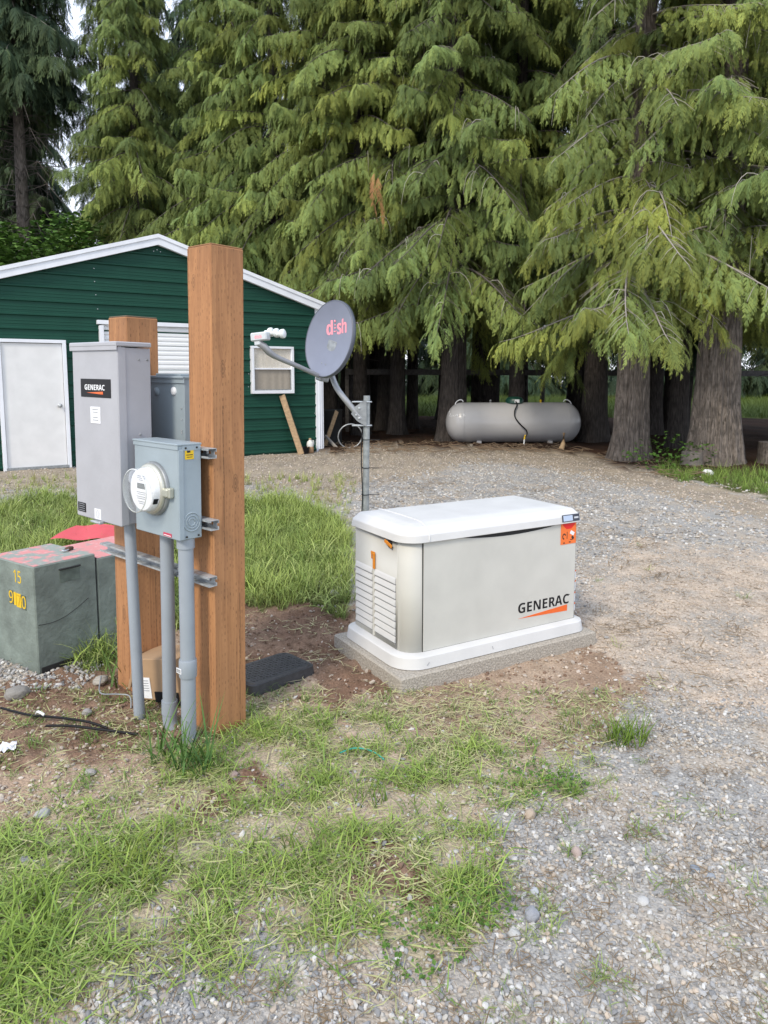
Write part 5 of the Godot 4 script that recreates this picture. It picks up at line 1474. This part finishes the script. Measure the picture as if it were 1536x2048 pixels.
	var lid := part("lid", MB.new().loft([rr(0.045, -0.188, 0.188, -0.124, 0.124, [0.05, 0.05, 0.05, 0.05], 5), rr(0.056, -0.184, 0.184, -0.120, 0.120, [0.05, 0.05, 0.05, 0.05], 5)]).mesh(), M.hand, v)
	var tr := MB.new()
	for i in 17:
		for j in 9:
			var px := -0.15 + i * 0.0185; var pz := -0.082 + j * 0.0205
			tr.box(Vector3(px * 1.06, 0.0580, pz * 1.12), Vector3(0.013, 0.003, 0.004), 0.0, Basis(Vector3.UP, 0.75 if (i + j) % 2 else -0.75))
	var to := part("tread", tr.mesh(), M.hand, lid)
	to.set_meta("kind", "stuff")

# ---------------------------------------------------------------- generator
func build_generator() -> void:
	var G := Transform3D(Basis(Vector3.UP, deg_to_rad(30.3)), Vector3(0.078, 0, -3.335))
	var pd := MB.new().loft([rr(-0.1, 0.0, 1.335, -0.735, 0.0, [0.012, 0.012, 0.012, 0.012], 2), rr(0.070, 0.004, 1.331, -0.731, -0.004, [0.012, 0.012, 0.012, 0.012], 2), rr(0.077, 0.012, 1.323, -0.723, -0.012, [0.012, 0.012, 0.012, 0.012], 2)])
	solo("concrete_pad", pd.mesh(), M.conc, "rough concrete pad under the white generator", "concrete pad", G)
	var g := thing("standby_generator", "off-white standby generator with rounded lid on a concrete pad", "generator", G)
	var e := func(y: float, o: float, extra := 0.0) -> PackedVector3Array: return rr(y, 0.09 - o, 1.255 + o, -0.655 - o, -0.09 + o, [0.095 + o + extra, 0.035 + o + extra, 0.035 + o + extra, 0.04 + o + extra], 10)
	part("base", MB.new().grp(1).loft([e.call(0.079, 0.047), e.call(0.081, 0.050)], true, false).grp(2).loft([e.call(0.081, 0.050), e.call(0.136, 0.041)], false, false).grp(3).loft([e.call(0.136, 0.041), e.call(0.1405, 0.037)], false, false).grp(4).loft([e.call(0.1405, 0.037), e.call(0.151, 0.006), e.call(0.151, -0.01)], false, true).mesh(), M.gen_lid, g)
	part("base_gap", MB.new().loft([e.call(0.0775, 0.04), e.call(0.081, 0.04)]).mesh(), M.dark, g)
	part("enclosure", MB.new().smooth(true).loft([e.call(0.149, 0.0), e.call(0.44, -0.001), e.call(0.73, -0.004)]).mesh(), M.gen, g)
	part("lid", MB.new().grp(1).loft([e.call(0.716, 0.008), e.call(0.716, 0.018), e.call(0.7185, 0.0200)], false, false).grp(2).loft([e.call(0.7185, 0.0200), e.call(0.752, 0.0150)], false, false).grp(3).loft([e.call(0.752, 0.0150), e.call(0.757, 0.0120)], false, false).grp(4).loft([e.call(0.757, 0.0120), e.call(0.786, -0.022)], false, false).grp(5).loft([e.call(0.786, -0.022), e.call(0.7905, -0.030)], false, false).grp(6).loft([e.call(0.7905, -0.030), e.call(0.8005, -0.075)], false, false).grp(7).loft([e.call(0.8005, -0.075), e.call(0.803, -0.10)], false, true).mesh(), M.gen_lid, g)
	var rib := PackedVector3Array()
	for q in [[0.214, 0.724, -0.0705], [0.214, 0.748, -0.0745], [0.216, 0.768, -0.091], [0.218, 0.785, -0.112], [0.221, 0.7925, -0.130], [0.226, 0.8, -0.160], [0.232, 0.803, -0.2], [0.236, 0.803, -0.38], [0.232, 0.803, -0.55], [0.226, 0.8005, -0.60]]: rib.append(Vector3(q[0], q[1], q[2]))
	part("lid_rib", MB.new().smooth(true).tube(rib, 0.0045, 6).mesh(), M.gen_lid, g)
	# front panel with its dark shadow gap
	part("panel_gap", MB.new().box(Vector3(0.7075, 0.4335, -0.0925), Vector3(1.046, 0.565, 0.008)).mesh(), M.dark, g)
	var pp := PackedVector2Array([Vector2(0.189, 0.153), Vector2(1.227, 0.153), Vector2(1.227, 0.714)])
	for i in 13:
		var u := i / 12.0
		pp.append(Vector2(lerpf(1.08, 0.42, u), 0.713 - 0.022 * pow(sin(PI * u), 0.8)))
	pp.append(Vector2(0.189, 0.714))
	var fp := part("front_panel", MB.new().prism(pp, -0.0985, -0.0862).mesh(), M.gen, g)
	var z := -0.0858
	text("GENERAC", 0.055, 1.10, M.black, fp, Transform3D(Basis(), Vector3(0.997, 0.272, z)))
	part("swoosh", MB.new().prism(PackedVector2Array([Vector2(0.812, 0.2165), Vector2(1.174, 0.2405), Vector2(1.174, 0.2035)]), z - 0.0004, z + 0.0004).mesh(), M.orange, fp)
	part("trademark_dot", MB.new().box(Vector3(1.190, 0.296, z), Vector3(0.004, 0.004, 0.0008)).mesh(), M.black, fp)
	# orange hang tag
	var tg := part("hang_tag", MB.new().box(Vector3(1.167, 0.655, z + 0.001), Vector3(0.116, 0.122, 0.0015)).mesh(), mat(L(0.80, 0.17, 0.03), 0.5), g)
	part("red_hexagon", MB.new().prism(PackedVector2Array([Vector2(1.118, 0.716), Vector2(1.125, 0.702), Vector2(1.150, 0.681), Vector2(1.187, 0.681), Vector2(1.212, 0.702), Vector2(1.216, 0.716)]), z + 0.0018, z + 0.0024).mesh(), M.red, tg)
	var ic := MB.new()
	for i in 7:
		var a := PI * (0.2 + i * 0.2)
		ic.box(Vector3(1.134 + 0.011 * cos(a), 0.640 + 0.014 * sin(a), z + 0.0022), Vector3(0.007, 0.007, 0.0008), 0.0, Basis(Vector3.BACK, a))
	ic.box(Vector3(1.134, 0.6025, z + 0.0022), Vector3(0.012, 0.006, 0.0008)).box(Vector3(1.178, 0.6045, z + 0.0022), Vector3(0.012, 0.006, 0.0008))
	ic.box(Vector3(1.156, 0.645, z + 0.0022), Vector3(0.0035, 0.04, 0.0008)).box(Vector3(1.20, 0.628, z + 0.0022), Vector3(0.014, 0.02, 0.0008), 0.0, Basis(Vector3.BACK, 0.6)).box(Vector3(1.190, 0.618, z + 0.0022), Vector3(0.018, 0.004, 0.0008))
	part("printed_icon", ic.mesh(), M.dark, tg)
	part("printed_card", MB.new().box(Vector3(1.195, 0.655, z + 0.0022), Vector3(0.032, 0.020, 0.0008), 0.0, Basis(Vector3.BACK, -0.5)).mesh(), M.paper, tg)
	# badge on the lid
	var tilt := Basis(Vector3.RIGHT, -0.16)
	var bd := part("badge", MB.new().box(Vector3(1.17, 0.7455, -0.0725), Vector3(0.132, 0.040, 0.003), 0.0012, tilt).mesh(), mat(L(0.03, 0.035, 0.055), 0.35), g)
	part("badge_panel", MB.new().box(Vector3(1.147, 0.7455, -0.0708), Vector3(0.070, 0.031, 0.0012), 0.0, tilt).mesh(), mat(L(0.42, 0.50, 0.64), 0.4), bd)
	part("badge_print", MB.new().box(Vector3(1.147, 0.7405, -0.0701), Vector3(0.056, 0.005, 0.0012), 0.0, tilt).mesh(), mat(L(0.16, 0.20, 0.28), 0.5), bd)
	part("badge_print", MB.new().box(Vector3(1.210, 0.7455, -0.0706), Vector3(0.032, 0.010, 0.0012), 0.0, tilt).mesh(), mat(L(0.5, 0.52, 0.56), 0.4), bd)
	# warning stickers on the right end of the front
	for q in [[0.405, 0.05], [0.34, 0.06], [0.275, 0.055], [0.215, 0.045]]:
		var sk := part("warning_sticker", MB.new().box(Vector3(1.2405, q[0], -0.0965), Vector3(0.014, q[1], 0.003), 0.0, Basis(Vector3.UP, 0.45)).mesh(), M.paper, g)
		part("sticker_band", MB.new().box(Vector3(1.2410, q[0] + q[1] * 0.42, -0.0945), Vector3(0.013, 0.009, 0.002), 0.0, Basis(Vector3.UP, 0.45)).mesh(), M.orange, sk)
	# louvres on the left end: two columns
	var cols := [[-0.608, -0.425], [-0.398, -0.19]]
	for c in cols:
		var w: float = c[1] - c[0]
		var lv := MB.new().smooth(false)
		var pr := [[0.0, 0.0175], [-0.004, 0.010], [-0.0085, -0.006], [-0.0092, -0.0105], [-0.007, -0.0135], [0.0, -0.0135]]
		for i in pr.size() - 1:
			var i0: float = 0.004 if i == 0 else 0.0
			var za := w / 2.0
			lv.oquad(Vector3(pr[i][0], pr[i][1], -za), Vector3(pr[i][0], pr[i][1], za), Vector3(pr[i + 1][0], pr[i + 1][1], za), Vector3(pr[i + 1][0], pr[i + 1][1], -za), Vector3(0.02, 0, 0))
		for sg in [-1.0, 1.0]:
			for i in range(1, pr.size() - 1):
				lv.otri(Vector3(pr[0][0], pr[0][1], sg * w / 2.0), Vector3(pr[i][0], pr[i][1], sg * w / 2.0), Vector3(pr[i + 1][0], pr[i + 1][1], sg * w / 2.0), Vector3(0, 0, 0))
		var lm := lv.mesh()
		for i in 9:
			part("louvre", lm, M.gen_lid, g, Transform3D(Basis(), Vector3(0.0895, 0.198 + i * 0.0385, (c[0] + c[1]) / 2.0)))
			part("louvre_slot", MB.new().box(Vector3(0.0893, 0.198 + i * 0.0385 - 0.0175, (c[0] + c[1]) / 2.0), Vector3(0.003, 0.005, w)).mesh(), M.grey_ink, g)
	part("louvre_divider", MB.new().box(Vector3(0.088, 0.355, -0.4115), Vector3(0.012, 0.40, 0.018), 0.004).mesh(), M.gen, g)
	part("orange_tape", MB.new().box(Vector3(0.0845, 0.565, -0.405), Vector3(0.008, 0.085, 0.018), 0.002).box(Vector3(0.086, 0.604, -0.418), Vector3(0.005, 0.020, 0.042), 0.002).box(Vector3(0.0865, 0.588, -0.433), Vector3(0.004, 0.032, 0.010), 0.002).mesh(), M.tape, g)
	part("lock_latch", MB.new().smooth(true).lathe([[0.020, 0.0], [0.020, 0.006], [0.014, 0.010], [0.0, 0.010]], 16, Transform3D(Basis(Vector3.BACK, PI / 2.0), Vector3(0.0905, 0.690, -0.248))).mesh(), M.black, g)
	part("orange_tape", MB.new().box(Vector3(0.080, 0.690, -0.250), Vector3(0.005, 0.020, 0.075), 0.003, Basis(Vector3.RIGHT, 0.28)).mesh(), M.tape, g)
	for q in [[0.60, 0.11, 0.3], [0.19, 0.105, -0.7]]:
		part("scratch", MB.new().box(Vector3(q[0], q[1], -0.0402), Vector3(0.002, 0.020, 0.001), 0.0, Basis(Vector3.BACK, q[2])).mesh(), M.grey_ink, g)

# ---------------------------------------------------------------- satellite dish
func build_dish() -> void:
	var pole := thing("dish_pole", "galvanised steel pole standing behind the generator's left end", "pole", Transform3D(Basis(Vector3.BACK, -0.012), Vector3(-0.155, 0.0, -5.82)))
	part("tube", MB.new().smooth(true).tube(PackedVector3Array([Vector3(0, -0.2, 0), Vector3(0, 1.385, 0)]), 0.0262, 20).mesh(), mat(L(0.42, 0.45, 0.45), 0.5, 0.35, "dirt", 3.0), pole)
	var cp := PackedVector3Array()
	for i in 12: cp.append(Vector3(-0.034 - 0.006 * sin(i * 0.9), 0.02 + i * 0.105, 0.022))
	solo("black_cable", MB.new().smooth(true).tube(cp, 0.005, 6).mesh(), M.black, "black cable tied down along the steel pole", "cable", pole.transform)
	for y in [1.03, 0.80, 0.58]:
		var tie := PackedVector3Array()
		for i in 17: tie.append(Vector3(0.031 * cos(TAU * i / 16.0) - 0.004, y, 0.031 * sin(TAU * i / 16.0)))
		tie.append(Vector3(0.06, y, 0.02)); tie.append(Vector3(0.11, y + 0.002, 0.02))
		solo("cable_tie", MB.new().tube(tie, 0.003, 5).mesh(), M.black, "black cable tie round the steel pole, %s one" % ("uppermost" if y > 1 else ("middle" if y > 0.7 else "lowest")), "cable tie", pole.transform, "ties on the steel pole")
	var ctr := Vector3(-0.437, 1.832, -5.72)
	var n := Vector3(-0.69, 0.15, 0.71).normalized()
	var up := (Vector3.UP - n * n.y).normalized()
	up = up.rotated(n, -0.27)
	var rt := up.cross(n).normalized()
	var B := Basis(rt, up, n)
	var d := thing("satellite_dish", "grey satellite dish with pink lettering, on the steel pole", "satellite dish", Transform3D(B, ctr))
	var a := 0.265; var bb := 0.298; var dep := 0.055
	var P := func(r: float, th: float) -> Vector3: return Vector3(a * r * cos(th), bb * r * sin(th), dep * (r * r - 1.0))
	var f := MB.new().smooth(true)
	for i in 14:
		for k in 64:
			var r0 := i / 14.0; var r1 := (i + 1) / 14.0; var t0 := TAU * k / 64.0; var t1 := TAU * (k + 1) / 64.0
			if i > 0: f.tri(P.call(r0, t0), P.call(r1, t0), P.call(r1, t1))
			if i > 0: f.tri(P.call(r0, t0), P.call(r1, t1), P.call(r0, t1))
			else: f.tri(P.call(0.0, 0.0), P.call(r1, t0), P.call(r1, t1))
	part("reflector", f.mesh(), M.dish, d)
	var bk := MB.new().smooth(true)
	for i in range(0, 14):
		for k in 64:
			var r0 := i / 14.0; var r1 := (i + 1) / 14.0; var t0 := TAU * k / 64.0; var t1 := TAU * (k + 1) / 64.0
			var o := Vector3(0, 0, -0.004)
			bk.tri(P.call(r0, t0) + o, P.call(r1, t1) + o, P.call(r1, t0) + o)
			if i > 0: bk.tri(P.call(r0, t0) + o, P.call(r0, t1) + o, P.call(r1, t1) + o)
	part("back_skin", bk.mesh(), M.dish_rim, d)
	var rim := MB.new().smooth(true)
	for k in 64:
		var t0 := TAU * k / 64.0; var t1 := TAU * (k + 1) / 64.0
		var q := func(s: float, th: float, z: float) -> Vector3: return Vector3((a + s) * cos(th), (bb + s) * sin(th), z)
		var pr := [[0.0, 0.001], [0.006, 0.003], [0.010, -0.004], [0.011, -0.030], [0.006, -0.032]]
		for i in pr.size() - 1:
			rim.quad(q.call(pr[i][0], t0, pr[i][1]), q.call(pr[i + 1][0], t0, pr[i + 1][1]), q.call(pr[i + 1][0], t1, pr[i + 1][1]), q.call(pr[i][0], t1, pr[i][1]))
	part("rim", rim.mesh(), M.dish_rim, d)
	# lettering: d, a dotted i of arcs, s, h - follows the tilt of the bowl
	var lg := thing_part("logo", d, Transform3D())
	var on := func(x: float, y: float, lift: float) -> Transform3D:      # a place on the bowl, turned with its slope; the line of letters runs level
		var c := cos(0.30); var sn := sin(0.30)
		var px := 0.012 + x * c - y * sn; var py := 0.103 + x * sn + y * c
		var zz := dep * (pow(px / a, 2.0) + pow(py / bb, 2.0) - 1.0)
		return Transform3D(Basis(Vector3.RIGHT, 2.0 * dep * py / (bb * bb)) * Basis(Vector3.UP, -2.0 * dep * px / (a * a)) * Basis(Vector3.BACK, 0.30), Vector3(px, py, zz + lift))
	text("d", 0.105, 0.98, M.pink, lg, on.call(-0.085, 0.0, 0.0024), true, 0.0012)
	text("s", 0.105, 0.98, M.pink, lg, on.call(0.026, 0.0, 0.0024), true, 0.0012)
	text("h", 0.105, 0.98, M.pink, lg, on.call(0.092, 0.0, 0.0024), true, 0.0012)
	var dots := MB.new().smooth(true).lathe([[0.0, 0.0], [0.0105, 0.0], [0.0105, 0.0012], [0.0, 0.0012]], 14, on.call(-0.026, 0.050, 0.002) * Transform3D(Basis(Vector3.RIGHT, PI / 2.0), Vector3()))
	for q in [[0.026, 0.012], [0.004, 0.016], [-0.020, 0.021]]:
		var arc := PackedVector3Array()
		for i in 7:
			var th := PI * (1.2 + 0.6 * i / 6.0)
			arc.append((on.call(-0.026 + q[1] * cos(th), q[0] + q[1] * sin(th) + q[1] * 0.5, 0.001) as Transform3D).origin)
		dots.tube(arc, [0.001, 0.0035, 0.0045, 0.005, 0.0045, 0.0035, 0.001], 6)
	part("dotted_letter", dots.mesh(), M.pink, lg)
	for q in [[-0.02, -0.035], [0.03, -0.035], [-0.03, -0.20], [0.02, -0.20]]:
		var rr0 := pow(q[0] / a, 2.0) + pow(q[1] / bb, 2.0)
		part("bolt", MB.new().smooth(true).lathe([[0.0055, 0.0], [0.005, 0.002], [0.0, 0.003]], 10, Transform3D(Basis(Vector3.RIGHT, PI / 2.0), Vector3(q[0], q[1], dep * (rr0 - 1.0)))).mesh(), M.galv_dull, d)
	# feed arm, receiver head and mast in world axes relative to the dish
	var inv := Transform3D(B, ctr).affine_inverse()
	var W := func(u: float, v: float, z: float) -> Vector3:
		return Vector3((u - 768.0) / 1440.0 * -z, 1.53 + (755.0 - v) / 1440.0 * -z, z)
	var arm := PackedVector3Array()
	for q in [[648, 756, -5.78], [635, 750, -5.74], [600, 734, -5.62], [562, 718, -5.50], [548, 711, -5.46], [540, 705, -5.43], [531, 694, -5.41], [521, 688, -5.40]]: arm.append(inv * W.call(q[0] + 0.0, q[1] + 0.0, q[2]))
	part("feed_arm", MB.new().smooth(true).tube(arm, [0.019, 0.019, 0.019, 0.020, 0.023, 0.027, 0.028, 0.025], 10).mesh(), M.arm, d)
	part("arm_bracket", MB.new().box(inv * W.call(646.0, 756.0, -5.79), Vector3(0.06, 0.05, 0.10), 0.008).mesh(), M.galv_dull, d)
	var HB := B.inverse() * Basis(Vector3.UP, -0.35) * Basis(Vector3.BACK, 0.08)
	var hp: Vector3 = inv * W.call(524.0, 675.0, -5.40)
	var hd := part("receiver_head", MB.new().box(hp, Vector3(0.135, 0.062, 0.07), 0.008, HB).box(hp + HB * Vector3(-0.02, -0.045, 0.0), Vector3(0.05, 0.035, 0.05), 0.006, HB).mesh(), mat(L(0.55, 0.58, 0.60), 0.4), d)
	text("dish", 0.024, 0.9, M.pink, hd, Transform3D(HB, hp + HB * Vector3(0.0, -0.002, 0.0355)), true, 0.001)
	for i in 3:
		var o := hp + HB * Vector3(-0.005 + 0.066 * i, 0.034 - 0.014 * i, -0.085 + 0.032 * i)
		var hx := Transform3D(HB * Basis(Vector3.BACK, -PI / 2.0), o)
		part("feed_horn", MB.new().smooth(true).lathe([[0.018, 0.0], [0.018, 0.025], [0.030, 0.032], [0.034, 0.040], [0.034, 0.058], [0.028, 0.064], [0.0, 0.066]], 20, hx).mesh(), mat(L(0.72, 0.75, 0.74), 0.3), hd)
	var ms := PackedVector3Array()
	for q in [[722, 836, -5.80], [710, 822, -5.80], [697, 806, -5.80], [684, 790, -5.81], [675, 777, -5.83], [669, 764, -5.86], [664, 750, -5.88], [656, 730, -5.86]]: ms.append(inv * W.call(q[0] + 0.0, q[1] + 0.0, q[2]))
	part("mast", MB.new().smooth(true).tube(smooth_path(ms, 3), 0.0235, 14).mesh(), M.arm, d)
	part("back_bracket", MB.new().box(Vector3(0.0, -0.10, -0.075), Vector3(0.12, 0.20, 0.05), 0.01).mesh(), M.galv_dull, d)
	var br := MB.new()
	var cpos := Vector3(-0.168, 1.24, -5.80)
	var BI := B.inverse()
	var plate := PackedVector2Array([Vector2(0.028, 0.10), Vector2(0.010, 0.11), Vector2(-0.075, 0.05), Vector2(-0.095, 0.0), Vector2(-0.05, -0.055), Vector2(0.02, -0.10), Vector2(0.028, -0.10)])
	br.prism(plate, 0.018, 0.022, Transform3D(BI, inv * cpos))
	br.prism(plate, -0.030, -0.026, Transform3D(BI, inv * cpos))
	part("clamp_plate", br.mesh(), M.galv_dull, d)
	for y in [0.095, -0.095]:
		var ub := PackedVector3Array()
		for q in [[-0.11, 0.031], [0.012, 0.031], [0.038, 0.022], [0.046, 0.0], [0.038, -0.022], [0.012, -0.031], [-0.10, -0.031]]:
			ub.append(inv * (Vector3(-0.147, 1.24 + y, -5.82) + Vector3(q[0], 0, q[1])))
		part("u_bolt", MB.new().smooth(true).tube(ub, 0.0062, 8).mesh(), M.galv, d)
	for q in [[-0.03, 0.045], [-0.055, -0.01], [-0.03, -0.035]]:
		part("bolt", MB.new().smooth(true).lathe([[0.010, 0.0], [0.009, 0.006], [0.0, 0.007]], 8, Transform3D(BI * Basis(Vector3.RIGHT, PI / 2.0), inv * (cpos + Vector3(q[0], q[1], 0.022)))).mesh(), M.galv, d)

func thing_part(nm: String, parent: Node, xf: Transform3D) -> Node3D:
	var o := Node3D.new()
	o.name = nm
	o.transform = xf
	parent.add_child(o)
	return o

# ----------------------------------------------------------------
func _ready() -> void:
	# camera: eye height of a standing person with a phone
	var cam := Camera3D.new()
	cam.name = "camera"
	var near := 0.05
	cam.set_frustum(near * 2048.0 / 1440.0, Vector2(0, -near * 104.93 / 1440.0), near, 400.0)
	cam.position = Vector3(0, 1.53, 0)
	cam.rotation_degrees = Vector3(-6.5, 0, 0)
	add_child(cam)
	# bright overcast sky
	var env := Environment.new()
	env.background_mode = Environment.BG_SKY
	var sky := Sky.new()
	var sm := ProceduralSkyMaterial.new()
	sm.sky_top_color = Color(0.78, 0.83, 0.92)
	sm.sky_horizon_color = Color(0.93, 0.95, 0.98)
	sm.sky_curve = 0.2
	sm.ground_bottom_color = Color(0.35, 0.33, 0.30)
	sm.ground_horizon_color = Color(0.80, 0.82, 0.84)
	sm.sky_energy_multiplier = 1.07
	sky.sky_material = sm
	env.sky = sky
	env.tonemap_mode = Environment.TONE_MAPPER_LINEAR
	env.tonemap_exposure = 1.72
	env.sdfgi_enabled = true
	env.ssao_enabled = true
	env.ssil_enabled = true
	var we := WorldEnvironment.new()
	we.name = "environment"
	we.environment = env
	add_child(we)
	var sun := DirectionalLight3D.new()
	sun.name = "sun"
	sun.light_energy = 0.52
	sun.light_color = Color(1.0, 0.96, 0.89)
	sun.light_angular_distance = 14.0
	sun.shadow_enabled = true
	sun.look_at_from_position(Vector3(-4.2, 7.5, 7.4), Vector3())
	add_child(sun)

	make_materials()
	zone_data()
	build_ground()
	build_shed()
	build_trees()
	build_yard()
	build_transformer()
	build_service()
	build_dish()
	build_generator()
	build_gravel()
	build_grass()
	build_tufts()
	build_rocks()
